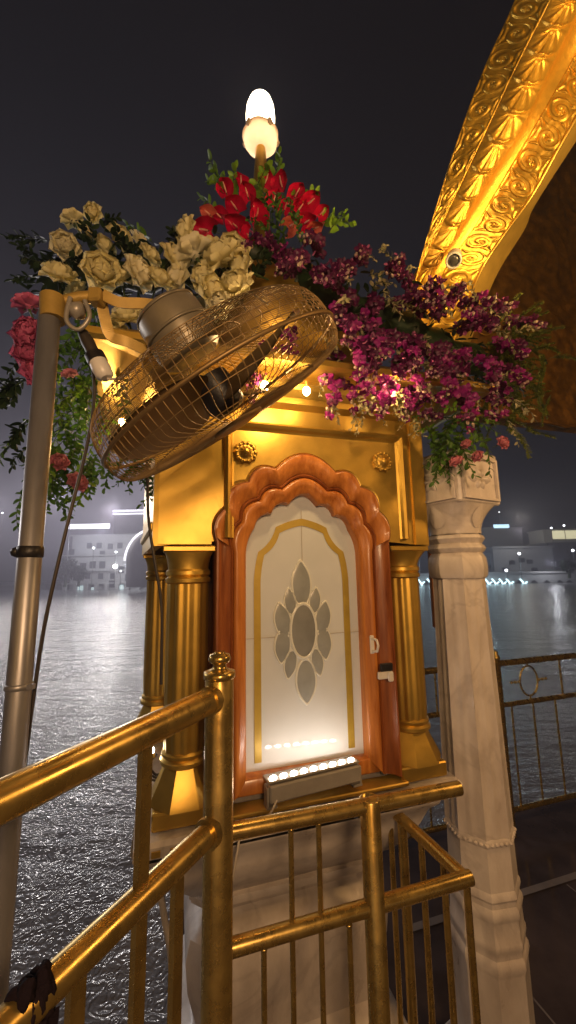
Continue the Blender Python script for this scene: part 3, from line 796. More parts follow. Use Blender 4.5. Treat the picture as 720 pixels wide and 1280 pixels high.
# cloth knotted round the lower tube
tk = t_at(30)
kp = post+rl(tk, zr2)
b = MB(); BK = basis(RLd)
for k in range(4):                                                 # turns round the tube
    b.tube([BK @ V((-.030+.018*k+.006*math.sin(2*a+k), (.0225+.004*math.sin(3*a+k))*math.cos(a), (.0225+.004*math.sin(3*a+k))*math.sin(a))) for a in [2*PI*q/24 for q in range(24)]], .0085, 8, closed=True)
for k in range(5): b.sphere(BK @ V((random.uniform(-.02, .02), .018, random.uniform(-.012, .03))), .015, 10, lump=.8, seed=k)
for k in range(3):                                                 # hanging ends
    rows = []
    for i in range(14):
        f = i/13; c = BK @ V((-.02+.02*k+.012*f*math.sin(k*2), .024, 0))+V((0, 0, -.015-(.12-.03*k)*f))
        rows.append([c+BK @ V((.020*s_*(1-.3*f), .007*math.sin(s_*5+f*5+k), 0)) for s_ in [q/4-1 for q in range(9)]])
    b.grid(rows)
o = b.build('knotted_cloth', M['cloth']); o.location = kp; o.scale = (.56, .56, .8); tag(o, 'black cloth knotted round the lower brass rail', 'cloth')
# railing round the kiosk front
Q0 = at(286, 1040, .90); Q1 = at(574, 985, 1.055)
q0 = at(286, 1186, .90); q1 = at(584, 1098, 1.055)
zu = (Q0.z+Q1.z)/2; zl_ = (q0.z+q1.z)/2
print('front rail z', Q0.z, Q1.z, q0.z, q1.z, Q0.x, Q1.x, q0.x, q1.x)
FRo = V((Q0.x, Q0.y, 0)); FRd = (V((Q1.x, Q1.y, 0))-FRo); Lfr = FRd.length; FRd.normalize()
FR = empty('kiosk_railing', FRo, 0, 'low brass guard rail with thin bars round the kiosk pedestal', 'railing')
def fr_(t, z): return FRd*t+V((0, 0, z))
b = MB(); b.tube([fr_(-.02, Q0.z), fr_(Lfr*.5, (Q0.z+Q1.z)/2), fr_(Lfr, Q1.z)], .0165, 20); b.build('top_rail', BR, FR)
b = MB(); b.tube([fr_(-.02, q0.z), fr_(Lfr*.5, (q0.z+q1.z)/2), fr_(Lfr+.012, q1.z)], .0165, 20); b.build('lower_rail', BR, FR)
def tfr(px, z=.85):
    lo, hi = 0, Lfr*1.1
    for _ in range(40):
        t = (lo+hi)/2; q = FRo+fr_(t, z)-CAM; x = 360+480*q.dot(RT)/q.dot(FW)
        if x < px: lo = t
        else: hi = t
    return t
tp = tfr(468)
b = MB(); b.lathe([(.0235, 0), (.0235, Q0.z+.012), (.0215, Q0.z+.014), (.019, Q0.z+.014), (.019, Q0.z-.03)], 24, FRd.x*tp, FRd.y*tp, cap=False); b.build('post', BR, FR)
for px in (330, 366, 402, 437):
    t = tfr(px, .8); top = Q0.z if px in (366, 402) else q0.z
    b = MB(); b.tube([fr_(t, .02), fr_(t, top-.005)], .0062, 10); b.sphere(fr_(t, top-.017), .0085, 10, sc=(1, 1, .5), lump=.3, seed=px); b.build('baluster', BR, FR)
# return towards the back
end_u = fr_(Lfr, Q1.z); end_l = fr_(Lfr+.01, q1.z)
bk = (VX*.46-UX*.06)
for e_, r in ((end_l, .0165),):
    b = MB(); b.tube([e_-FRd*.012, e_+bk*.5, e_+bk], r, 16); b.build('return_rail', BR, FR)
for k, f in enumerate((.0, .16, .33, .5, .62, .98)):
    pos = fr_(Lfr, 0)+bk*f; top = q1.z
    b = MB(); b.tube([pos+V((0, 0, .02)), pos+V((0, 0, top))], .0085 if f not in (.5,) else .014, 10); b.build('baluster', BR, FR)
# far railing along the water
FFo = kl(-.2, .86)
FF = empty('far_railing', kl(.55, .86), 0, 'brass railing with ring ornament along the far edge of the wet walkway', 'railing')
ff0 = V(FF.location)
def ffp(s_, z): return kl(s_, .86, z)-ff0
zt_, zm_, zb2 = .985, .735, .135
for z, r, nm in ((zt_, .019, 'top_rail'), (zm_, .015, 'middle_rail'), (zb2, .015, 'bottom_rail')):
    b = MB(); b.tube([ffp(.0, z), ffp(2, z), ffp(4, z)], r, 16); b.build(nm, BR, FF)
def s_far(px, z):
    lo, hi = 0, 4
    for _ in range(40):
        s_ = (lo+hi)/2; q = kl(s_, .86, z)-CAM; x = 360+480*q.dot(RT)/q.dot(FW)
        if x < px: lo = s_
        else: hi = s_
    return s_
for px in (622, 860):
    s_ = s_far(px, .9); p = ffp(s_, 0)
    b = MB(); b.lathe([(.023, 0), (.023, zt_+.03), (.027, zt_+.035), (.020, zt_+.05), (.012, zt_+.058), (.016, zt_+.07), (.002, zt_+.082)], 20, p.x, p.y); b.build('post', BR, FF)
for px in (535, 645, 672, 700, 728, 760):
    s_ = s_far(px, .45); b = MB(); b.tube([ffp(s_, zb2), ffp(s_, zm_)], .006, 8); b.build('baluster', BR, FF)
for px in (545, 701, 740): 
    s_ = s_far(px, .86); b = MB(); b.tube([ffp(s_, zm_), ffp(s_, zt_)], .006, 8); b.build('baluster', BR, FF)
so_ = s_far(661, .86); zo_ = (zt_+zm_)/2
b = MB(); b.tube([ffp(so_+.072*math.cos(a), zo_+.092*math.sin(a)) for a in [2*PI*k/32 for k in range(32)]], .0058, 8, closed=True)
b.build('ring_ornament', BR, FF)
b = MB()
for sx in (-1, 1):
    b.tube([ffp(so_+sx*.072, zo_), ffp(so_+sx*.15, zo_)], .005, 8)
    for s2 in (0, .03, .06): b.sphere(ffp(so_+sx*(.082+s2), zo_), .010, 8)
b.tube([ffp(so_, zo_+.09), ffp(so_, zt_)], .005, 8); b.tube([ffp(so_, zo_-.09), ffp(so_, zm_)], .005, 8)
b.build('bead_link', BR, FF)

# ------------------------------------------------------------------ pole and fan
pt = at(66, 388, .68); pbm = at(12, 1180, .68)
pl = V((at(37, 700, .68).x, .68, 0))
MP = empty('metal_pole', (pl.x, pl.y, 0), 0, 'grey galvanised pole carrying the fan, with a black tape band', 'pole')
ptz = pt.z
b = MB(); b.lathe([(.0190, 0), (.0190, .6), (.0190, 1.2), (.0190, ptz), (.016, ptz+.001), (.016, ptz-.05)], 28, cap=False); PM = b.build('tube', M['steel'], MP)
zt1 = at(38, 690, .68).z
b = MB(); b.lathe([(.0192, zt1-.010), (.0208, zt1-.009), (.0211, zt1), (.0208, zt1+.009), (.0192, zt1+.010)], 24); b.sphere((-.0205, -.008, zt1), .009, 8, sc=(1, .8, 1)); b.build('tape_band', M['black'], PM)
zr = at(28, 857, .68).z
b = MB(); b.lathe([(.0192, zr-.005), (.0214, zr-.004), (.0214, zr+.004), (.0192, zr+.005)], 24); b.box((.023, -.006, zr), (.012, .008, .008)); b.build('pipe_clip', M['steel'], PM)

FC = at(277, 497, .80)                                             # centre of the front rim
vd = (FC-CAM).normalized()
ix = (RT-vd*RT.dot(vd)).normalized(); iy = vd.cross(ix)
if iy.dot(UP) < 0: iy = -iy
img = (ix*.53-iy*.85)
FA = (-vd*.17+img*.985).normalized()                               # blowing direction
FB = basis(FA)
FN = empty('wall_fan', FC, 0, 'large bronze caged fan hanging tilted from the pole in front of the flowers', 'fan')
FRAD = .282
def fp_(x, r, a): return FB @ V((x, r*math.cos(a), r*math.sin(a)))
def cage(xs_rs, nrad, rings, wr):
    b = MB()
    for k in range(nrad):
        a = 2*PI*k/nrad
        pts = spline([fp_(x, r, a+tw) for x, r, tw in xs_rs], 14); b.tube(pts, wr, 4, cap=False)
    for x, r in rings: b.tube([fp_(x, r, 2*PI*k/72) for k in range(72)], wr*1.1, 4, closed=True)
    return b
cage([(.000, FRAD, 0), (.030, FRAD*.985, 0), (.050, FRAD*.90, .02), (.060, FRAD*.55, .06), (.062, FRAD*.2, .12)], 104,
     [(.030, FRAD*.985), (.056, FRAD*.72), (.061, FRAD*.45)], .00085).build('front_guard', M['cage'], FN)
cage([(0, FRAD, 0), (-.04, FRAD*.985, 0), (-.075, FRAD*.90, -.01), (-.096, FRAD*.6, -.03), (-.104, FRAD*.25, -.05)], 112,
     [(-.013, FRAD*.998), (-.027, FRAD*.993), (-.040, FRAD*.985), (-.053, FRAD*.968), (-.066, FRAD*.935), (-.079, FRAD*.88), (-.089, FRAD*.75), (-.096, FRAD*.6), (-.101, FRAD*.42)], .0008).build('back_guard', M['cage'], FN)
b = MB(); b.tube([fp_(0, FRAD+.002, 2*PI*k/96) for k in range(96)], .0038, 8, closed=True); b.build('guard_rim', M['cage'], FN)
b = MB(); b.lathe([(.062, .062), (.062, .068), (.050, .072), (.02, .074), (.001, .074)], 32, tr=lambda p: FB @ V((p.z, p.x, p.y))); b.build('guard_badge', M['cage'], FN)
for k in range(3):                                                  # blades
    b = MB(); rows = []; a0_ = 2*PI*k/3+.45
    for i in range(10):
        f = i/9; r = .035+(FRAD*.90-.035)*f; wdt = (.035+.16*math.sin(PI*min(1, .12+f*.72)))*.5
        tw = math.radians(38-16*f); row = []
        for j in range(7):
            s_ = (j/6*2-1)*(1 if f < .93 else .75); sw = .30*f
            ang = a0_+sw+s_*wdt/max(r, .06)*.95
            row.append(fp_(-.012+s_*wdt*math.sin(tw)*.75-.012*(1-s_*s_), r, ang))
        rows.append(row)
    b.grid(rows); b.grid([[p+FA*.003 for p in r_] for r_ in rows[::-1]]); b.build('blade', M['blade'], FN)
b = MB(); b.lathe([(.040, -.05), (.044, -.03), (.044, .02), (.035, .032), (.001, .036)], 28, tr=lambda p: FB @ V((p.z, p.x, p.y))); b.build('hub', M['black'], FN)
b = MB(); b.lathe([(.001, -.225), (.042, -.224), (.062, -.215), (.071, -.195), (.074, -.13), (.070, -.110), (.055, -.100)], 36, tr=lambda p: FB @ V((p.z, p.x, p.y)))
M['motor'] = mat('motor_enamel', (.25, .215, .15), .4, .3, var=.3, vscale=12)
MO = b.build('motor_housing', M['motor'], FN, 40)
b = MB(); b.tube([fp_(-.160, .0745, 2*PI*k/48) for k in range(48)], .003, 6, closed=True); b.tube([fp_(-.208, .067, 2*PI*k/48) for k in range(48)], .0025, 6, closed=True); b.build('motor_seam', M['motor'], MO)
# yoke of two flat straps to the pole bracket
def strap(pts, wd, th, wide):
    b = MB(); P = spline(pts, 40); rows = []
    for i, p in enumerate(P):
        t = (P[min(i+1, 39)]-P[max(i-1, 0)]).normalized(); wv = (wide-t*wide.dot(t)).normalized(); nv_ = t.cross(wv)
        rows.append([p+wv*wd*a+nv_*th*c for a, c in ((-1, -1), (1, -1), (1, 1), (-1, 1))])
    b.grid(rows, closed_v=True, smooth=False); b.add(rows[0], [(0, 1, 2, 3)], False); b.add(rows[-1], [(3, 2, 1, 0)], False); return b
S1 = [at(128, 368, .70), at(150, 378, .71), at(185, 380, .73), at(210, 386, .75), at(250, 408, .78)]
S2 = [at(126, 372, .71), at(131, 398, .72), at(139, 420, .73), at(160, 428, .74), at(192, 443, .77)]
for S in (S1, S2): strap([p-FC for p in S], .011, .002, UP).build('yoke_strap', M['strap'], FN)
b = MB(); b.box(at(121, 372, .70)-FC, (.026, .03, .030), b=.004); b.tube([at(76, 378, .69)-FC, at(100, 372, .695)-FC, at(124, 371, .70)-FC], .012, 12)
b.tube([at(66, 400, .68)-FC, at(66, 372, .68)-FC], .0225, 20); b.build('pole_bracket', M['strap'], FN)
b = MB(); b.sphere(at(96, 388, .69)-FC, .017, 12, lump=.5, seed=2); b.tube([(p-FC) for p in spline([at(88, 372, .68), at(83, 400, .675), at(98, 412, .68), at(112, 396, .68), at(106, 376, .68)], 24)], .0045, 8)
b.build('swivel_joint', M['grey_metal'], FN)
# capacitor with black tape
bx = basis(at(134, 470, .70)-at(116, 436, .70)); pc0 = at(116, 440, .70); pc1 = at(133, 473, .70)
CX = empty('capacitor', pc0, 0, 'white capacitor wrapped in black tape dangling beside the fan', 'capacitor')
dd = pc1-pc0
MB().tube([dd*.35, dd*.6, dd*.9, dd*1.0], [.017, .018, .017, .010], 16).build('casing', M['white_plastic'], CX)
MB().tube([dd*.12, dd*.4], [.0185, .0192], 16).build('tape_wrap', M['black'], CX)
MB().tube([dd*.12, dd*-.4, dd*-.75], [.012, .013, .010], 12).build('plug', M['cable'], CX)
tag(MB().tube(spline([at(134, 474, .70), at(155, 470, .71), at(180, 445, .73), at(198, 415, .75), at(203, 405, .77)], 24), .0028, 6).build('cable', M['cable_pale']), 'thin pale cable from the capacitor up to the fan motor', 'cable')
tag(MB().tube(spline([at(110, 420, .72), at(118, 490, .73), at(108, 560, .72), at(88, 640, .70), at(70, 715, .69), at(55, 785, .69), at(45, 850, .695), at(32, 950, .70), at(18, 1100, .70), at(4, 1300, .70)], 50), .0032, 6).build('cable', M['cable']), 'dark cable sagging from the fan down along the grey pole', 'cable')
tag(MB().tube(spline([kl(-.50, -.10, 2.0), kl(-.487, -.09, 1.9), kl(-.478, -.085, 1.75), kl(-.455, -.09, 1.62), kl(-.435, -.085, 1.5), kl(-.43, -.085, 1.3)], 30), .004, 6).build('cable', M['cable']), 'dark cable hanging along the gilded column corner', 'cable')
tag(MB().tube(spline([at(196, 1090, 1.25), at(206, 1150, 1.24), at(214, 1200, 1.24), at(216, 1290, 1.24), at(217, 1400, 1.24)], 30), .010, 8).build('hose', M['cable_pale']), 'pale hose hanging down beside the marble pedestal', 'hose')
# ------------------------------------------------------------------ flowers: prototypes
def petal(b, o, d, up, L, W, cup=.25, curl=.3, nu=6, nv=4, tip=.5, ruff=0, seed=0):
    """one petal from o along d, cupped across and curling along its length"""
    B = basis(d, up); rows = []
    for i in range(nu+1):
        f = i/nu; wd = W*(math.sin(PI*min(1, .10+f*.9*(1-tip*.12)))**.75)*(1 if f < .9 else 1-tip*(f-.9)*6)
        z = curl*L*f*f; row = []
        for j in range(nv+1):
            s_ = j/nv*2-1
            rz_ = ruff*noise.noise(V((f*4, s_*3, seed*3.7)))*f
            row.append(V(o)+B @ V((L*f*(1-.12*abs(curl)*f), s_*wd*.5, z+cup*W*s_*s_*.6+rz_)))
        rows.append(row)
    b.grid(rows)
def make_rose(seed, mt):
    random.seed(seed); b = MB()
    for ring, (n, r, el, L, cup, cu) in enumerate(((3, .003, 82, .034, .9, .30), (4, .007, 76, .038, .8, .28), (5, .011, 66, .042, .65, .22), (6, .015, 54, .044, .5, .10), (7, .018, 38, .044, .42, -.10), (7, .018, 16, .042, .35, -.22))):
        for k in range(n):
            a = 2*PI*k/n+ring*.7+random.uniform(-.1, .1); e = math.radians(el+random.uniform(-4, 4))
            d = V((math.cos(a)*math.cos(e), math.sin(a)*math.cos(e), math.sin(e)))
            petal(b, V((math.cos(a)*r, math.sin(a)*r, 0)), d, V((-math.cos(a), -math.sin(a), .6)), L, L*1.25, cup, cu, 7, 6, .10, .0025, seed+k)
    b.sphere((0, 0, .010), .020, 10)
    me = b
    return me
def instance(o, par=None):
    c = o.copy(); C.objects.link(c)
    if par: c.parent = par
    return c
protos = {}
def rose_thing(i, px, py, Y, size, mt, label, group, name='rose', facing=None):
    key = ('rose', i % 4, mt)
    p = at(px, py, Y)
    r = empty(name, p, 0, label, 'flower', group)
    if key not in protos:
        protos[key] = make_rose(i % 4+3, M[mt]).build('bloom', M[mt], r)
        s = MB(); s.tube([(0, 0, .004), (0, 0, -.02), (.006, 0, -.09)], [.006, .004, .003], 6)
        for k in range(5):
            a = 2*PI*k/5; petal(s, (0, 0, -.002), V((math.cos(a), math.sin(a), -.1)), V((0, 0, 1)), .026, .010, .2, -.3, 4, 2, .9)
        protos[key+('c',)] = s.build('calyx', M['stem'], r)
    else:
        instance(protos[key], r); instance(protos[key+('c',)], r)
    f = facing or (CAM-p).normalized()*random.uniform(.35, .9)+V((random.uniform(-.5, .5), random.uniform(-.1, .3), random.uniform(.2, .9)))
    B = basis(f.normalized(), V((random.uniform(-1, 1), random.uniform(-1, 1), .3)))
    r.rotation_euler = (B @ Matrix(((0, 0, 1), (1, 0, 0), (0, 1, 0)))).to_euler()
    r.scale = (size,)*3
    return r
random.seed(2)
g = 'cream roses heaped above the fan'
ROSES = [(92, 277, 1.18, .78, 'topmost cream rose at the tip of the cluster facing the dark sky, yellowish'), (118, 268, 1.20, .72, 'yellowish rose bud beside the topmost rose'),
 (81, 309, 1.12, .95, 'round cream rose on the outer edge, above the rose by the pole top'), (106, 293, 1.17, .62, 'small cream rose tucked between the two top roses and dark leaves'),
 (148, 300, 1.16, .98, 'cream rose standing apart with dark leaves on both sides, near the top of the cluster'), (74, 349, 1.02, 1.0, 'cream rose just above the top of the grey pole'),
 (127, 341, 1.02, 1.15, 'large tall cream rose directly above the upper yoke strap of the fan'), (170, 344, 1.03, 1.05, 'open cream rose touching the edge of the fan motor'),
 (186, 322, 1.10, .75, 'cream rose half hidden behind the open rose by the fan motor'), (152, 352, 1.06, .8, 'shaded cream rose between the tall rose and the open rose'),
 (214, 326, 1.08, 1.0, 'cream rose resting above the fan motor housing'), (238, 294, 1.12, .9, 'cream rose nearest below the red anthurium clump, highest by the green sprig'),
 (244, 320, 1.07, 1.05, 'cream rose above the folded edge of the motor housing'), (281, 330, 1.08, 1.2, 'biggest cream rose, below the red anthuriums'),
 (304, 336, 1.10, 1.0, 'cream rose next to the purple orchids'), (262, 365, 1.0, .85, 'pale rose close to the motor, below the biggest rose'),
 (295, 362, 1.02, .9, 'cream rose just over the top edge of the fan cage'), (276, 384, .99, .72, 'lowest cream rose, peeping behind the back of the fan cage'),
 (160, 400, 1.02, .8, 'cream rose glimpsed between the two yoke straps'), (148, 420, 1.05, .7, 'small cream rose below the straps in front of the gold eave'),
 (198, 352, 1.06, .7, 'cream rose peeping over the motor housing beside its corner'), (258, 348, 1.1, .85, 'shaded cream rose filling the middle of the cluster'),
 (226, 350, 1.1, .85, 'cream rose directly behind the top edge of the motor housing'), (308, 362, 1.06, .8, 'cream rose at the end of the cluster, touching the purple orchids and the cage'), (100, 372, 1.1, .8, 'cream rose behind the swivel joint at the pole top'),
 (128, 312, 1.2, .8, 'deep set cream rose behind the tall rose'), (290, 312, 1.14, .85, 'cream rose tucked right under the red anthuriums'), (172, 305, 1.22, .7, 'small cream rose at the back edge beside the green sprig'), (262, 314, 1.14, .8, 'cream rose between the biggest rose and the lowest anthurium')]
for i, (x, y, Y, s_, lb) in enumerate(ROSES):
    rose_thing(i, x, y, Y, s_*(.92 if i < 11 else 1.08), 'rose_pale' if i % 5 == 2 else 'rose', lb, g)
PINKS = [(36, 384, 'topmost pink carnation beside the top of the pole'), (37, 415, 'second pink carnation down beside the pole'), (34, 444, 'third pink carnation down beside the pole'), (39, 470, 'lowest pink carnation of the row beside the pole'), (28, 428, 'pink carnation on the outer side of the row beside the pole')]
for i, (x, y, lb) in enumerate(PINKS): rose_thing(i, x, y, 1.0, .74, 'pink', lb, 'pink carnations beside the pole', 'carnation')
for x, y, Y, s_, lb in ((95, 604, 1.12, .6, 'pale pink rose at the bottom of the trailing greenery'), (74, 578, 1.1, .5, 'small pale pink rose close behind the grey pole'), (88, 470, 1.1, .45, 'small pink bud beside the pole, high in the trailing greenery'),
  (571, 578, 1.2, .42, 'pink rosebud touching the top of the marble capital'), (598, 571, 1.22, .38, 'pink rosebud hanging in front of the capital corner'), (627, 554, 1.24, .44, 'pink rosebud hanging outermost under the fern'), (583, 556, 1.24, .34, 'dim pink rosebud tucked under the orchids above the capital')):
    rose_thing(int(x), x, y, Y, s_, 'pink_pale', lb, 'pink rosebuds', 'rosebud')
# anthuriums
def anthurium_mesh(seed):
    b = MB(); rows = []
    for i in range(11):
        f = i/10; x = -.016+.080*f
        wd = .040*(math.sin(PI*min(1, .20+f*.80))**.8)*(1.08 if f < .4 else 1)
        row = []
        for j in range(9):
            s_ = j/8*2-1
            notch = -.020*(abs(s_)**1.5) if f < .25 else 0
            row.append(V((x+notch*(1-f*4 if f < .25 else 0), s_*wd, .034*s_*s_-.022*f*f*(1+.5*math.sin(seed))+.004*math.sin(f*9+s_*4+seed)+.006*(1-abs(s_))**2*-1)))
        rows.append(row)
    b.grid(rows); return b
ANTH = [(283, 241, .9, 'red', 'red anthurium leaning out at the upper edge, above the bright green leaf'), (301, 232, .8, 'red', 'narrow red anthurium pointing up beside the lamp stem'), (331, 229, .85, 'red', 'red anthurium in front of the lamp stem'),
 (353, 234, .95, 'red', 'red anthurium just past the lamp stem, at the top of the clump'), (296, 262, .95, 'red', 'broad red anthurium in the middle of the clump, above its lowest ones'), (320, 270, 1.05, 'red', 'round glossy red anthurium at the centre of the clump'),
 (259, 288, 1.15, 'red', 'red anthurium hanging lowest over the cream roses'), (296, 284, 1.1, 'red', 'large red anthurium below the centre one'), (384, 255, 1.0, 'red', 'red anthurium standing outermost beside the green heart leaf'),
 (369, 246, .85, 'red', 'red anthurium between the stem one and the outermost one'), (310, 297, .9, 'red', 'flat red anthurium lying at the foot of the clump'), (363, 282, .9, 'salmon', 'salmon pink anthurium amid the red ones'),
 (381, 279, .85, 'red', 'small red anthurium beside the salmon one'), (394, 285, .7, 'salmon', 'small salmon anthurium at the lower corner near the orchids'), (262, 268, .7, 'salmon', 'salmon anthurium behind the lowest red one'), (342, 254, .8, 'red', 'red anthurium half covered by leaves below the lamp stem'), (276, 272, .8, 'red', 'red anthurium beside the salmon one at the outer lower edge'), (310, 246, .85, 'red', 'red anthurium under the two at the lamp stem'), (372, 264, .85, 'red', 'red anthurium above the salmon one amid the red'), (356, 262, .7, 'red', 'little red anthurium deep in the middle of the leaves'), (400, 268, .7, 'red', 'red anthurium lowest on the outer side by the green heart leaves')]
ap = {}
for i, (x, y, s_, mt, lb) in enumerate(ANTH):
    p = at(x, y, 1.24+.03*random.random()); e = empty('anthurium', p, 0, lb, 'flower', 'anthuriums round the lamp stem')
    k = (mt, i % 3)
    if k not in ap:
        ap[k] = anthurium_mesh(i*1.3).build('spathe', M[mt], e)
        s = MB(); s.tube([(0, 0, .002), (.014, 0, .014), (.034, 0, .024)], [.003, .0038, .0016], 8); ap[k+('s',)] = s.build('spadix', M['spadix'], e)
        s = MB(); s.tube([(0, 0, 0), (-.02, 0, -.012), (-.06, 0, -.05)], .0022, 6); ap[k+('t',)] = s.build('stem', M['stem'], e)
    else:
        for q in (k, k+('s',), k+('t',)): instance(ap[q], e)
    out = V(((x-325)/90, -.25, (262-y)/60+.35)).normalized()
    B = basis(out+V((random.uniform(-.3, .3), random.uniform(-.4, .1), random.uniform(-.2, .3))), (CAM-p).normalized()+V((random.uniform(-.5, .5), 0, random.uniform(-.2, .6))))
    e.rotation_euler = B.to_euler(); e.scale = (s_*.90,)*3

# leaf sprays
def leaf_spray_mesh(seed, n, L, lw, ll, droop, spread=.9, fern=False):
    random.seed(seed); st = MB(); lf = MB()
    pts = [V((L*f, .03*math.sin(f*3+seed), .25*L*f-droop*L*f*f)) for f in [i/10 for i in range(11)]]
    st.tube(pts, [.0022*(1-.06*i) for i in range(11)], 5)
    for k in range(n):
        f = .12+.88*k/n; i = min(int(f*10), 9); p = pts[i].lerp(pts[i+1], f*10-i); t = (pts[i+1]-pts[i]).normalized()
        a = (k*2.4)+random.uniform(-.4, .4)
        side = V((0, math.cos(a), math.sin(a)*.7))
        d = (t*random.uniform(.3, .9)+side*spread).normalized()
        s_ = random.uniform(.7, 1.15)*(1-.35*f)
        petal(lf, p, d, V((0, 0, 1))+side*.2, ll*s_, lw*s_, .18, random.uniform(-.45, .1), 5 if not fern else 3, 2, .9)
    return st, lf
SPR = {}
KIND = {'green': ('leaf', 16, .17, .022, .046, .75), 'dark': ('leaf_dark', 15, .15, .032, .058, .7), 'lime': ('leaf_lime', 12, .10, .030, .044, .5), 'pale': ('leaf_pale', 14, .13, .018, .036, .9), 'fern': ('fern', 120, .20, .008, .028, .6), 'vine': ('leaf', 22, .24, .022, .042, .55), 'vinelime': ('leaf_lime', 18, .20, .020, .040, .55)}
cnt = {}
def leaf_spray(kind, p, d, label, group, s_=1.0, name='leaf_spray'):
    cnt[kind] = cnt.get(kind, 0)+1; v = cnt[kind] % 4
    e = empty(name, p, 0, label, 'foliage', group)
    if (kind, v) not in SPR:
        st = random.getstate(); mt, n, L, lw, ll, dr = KIND[kind]
        a, b_ = leaf_spray_mesh(hash_(kind)+v*7, n, L, lw, ll, dr, fern=(kind == 'fern')); random.setstate(st)
        SPR[(kind, v)] = (a.build('stem', M['stem'], e), b_.build('leaves', M[mt], e))
    else:
        for o in SPR[(kind, v)]: instance(o, e)
    B = basis(d, V((random.uniform(-.4, .4), random.uniform(-.4, .2), 1)))
    e.rotation_euler = B.to_euler(); e.scale = (s_*random.uniform(.85, 1.15),)*3
    return e
def hash_(s_): return sum(ord(c)*(i+3) for i, c in enumerate(s_))
def tow(p, k=.5): return (CAM-p).normalized()*k
random.seed(21)
# dark leaves amid the roses
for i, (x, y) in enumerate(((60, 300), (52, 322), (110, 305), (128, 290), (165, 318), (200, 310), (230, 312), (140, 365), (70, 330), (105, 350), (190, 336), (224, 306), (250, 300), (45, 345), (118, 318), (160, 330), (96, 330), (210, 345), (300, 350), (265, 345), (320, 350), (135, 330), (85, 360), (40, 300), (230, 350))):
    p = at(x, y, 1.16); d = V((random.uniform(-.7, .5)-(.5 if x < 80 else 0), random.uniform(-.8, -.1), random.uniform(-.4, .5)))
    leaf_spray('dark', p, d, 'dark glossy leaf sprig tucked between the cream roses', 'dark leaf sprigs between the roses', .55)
for i, (x, y, lb) in enumerate(((190, 296, 'bright green sprig standing up above the roses'), (274, 272, 'lime leaf sprig beside the lowest red anthurium'), (281, 250, 'lime leaf sprig between the outer anthuriums'), (286, 232, 'lime fern tip pointing outward above the red anthuriums'), (328, 250, 'lime sprig in front of the lamp stem'), (366, 262, 'lime sprig between red and salmon anthuriums'), (402, 278, 'green heart leaf sprig at the outer side of the anthuriums'), (412, 296, 'lowest green sprig at the outer side of the anthuriums'), (300, 250, 'lime sprig behind the middle anthurium'), (340, 235, 'lime sprig at the top beside the lamp stem'))):
    p = at(x, y, 1.28); d = V(((x-330)/80, -.4, .5+random.uniform(-.2, .3)))
    leaf_spray('lime', p, d, lb, 'lime sprigs round the anthuriums', .95)
for i, (x, y) in enumerate(((345, 285), (352, 270), (360, 300), (335, 300), (350, 315), (372, 305), (340, 270), (362, 285))):
    p = at(x, y, 1.2); leaf_spray('green', p, V((random.uniform(-.5, .5), -.6, random.uniform(0, .8))), 'dusky green leaf spray between the anthuriums and the purple orchids', 'dusky leaf sprays above the fan', .55)
# trailing greenery behind the pole
for i in range(58):
    t = i/57; x = random.uniform(62, 150)-25*t; y = 385+200*t+random.uniform(-15, 15)
    if 110 < x and y > 560: x -= 40
    p = at(x, y, 1.14+.08*random.random()); d = V((random.uniform(-.5, .5), random.uniform(-.6, 0), random.uniform(-1.2, -.3)))
    leaf_spray('vine' if i % 3 else 'vinelime', p, d, 'leafy vine trailing down behind the grey pole', 'vines trailing behind the pole', .78, 'trailing_vine')
for i in range(9):
    x = random.uniform(18, 45); y = random.uniform(440, 560)
    p = at(x, y, 1.06); leaf_spray('dark', p, V((-.5, -.3, -.6)), 'dark leaf sprig below the pink carnations', 'dark leaf sprigs on the outer side of the pole', .6)
for i in range(20):
    x = random.uniform(105, 188); y = random.uniform(555, 598)
    p = at(x, y, 1.16); leaf_spray('green', p, V((random.uniform(-.4, .4), -.2, -1)), 'green leaf fringe hanging below the fan beside the gilded column', 'leaf fringe below the fan', .55)

# orchids: sprays of blossoms
def blossom_mesh(seed):
    random.seed(seed); b = MB()
    for k, (a, L, W) in enumerate(((90, .026, .016), (210, .025, .015), (330, .025, .015), (25, .028, .026), (155, .028, .026))):
        a = math.radians(a); d = V((.20, math.cos(a), math.sin(a)))
        petal(b, (0, 0, 0), d, V((1, 0, 0)), L, W, -.25, -.20+random.uniform(-.15, .15), 5, 4, .5, .004, seed+k)
    return b
def lip_mesh():
    b = MB(); petal(b, (.004, 0, 0), V((.7, 0, -.75)), V((.6, 0, .6)), .020, .015, .5, .5, 5, 4, .4); b.sphere((.006, 0, .001), .0035, 6, sc=(1.4, 1, 1)); return b
BM = {}
def blossom(par, mt, v):
    if (mt, v) not in BM:
        o = blossom_mesh(v+2).build('blossom', M[mt], par); l = lip_mesh().build('lip', M['orchid_lip'], o); BM[(mt, v)] = (o, l); return o
    o = instance(BM[(mt, v)][0], par); instance(BM[(mt, v)][1], o); return o
stems = {}
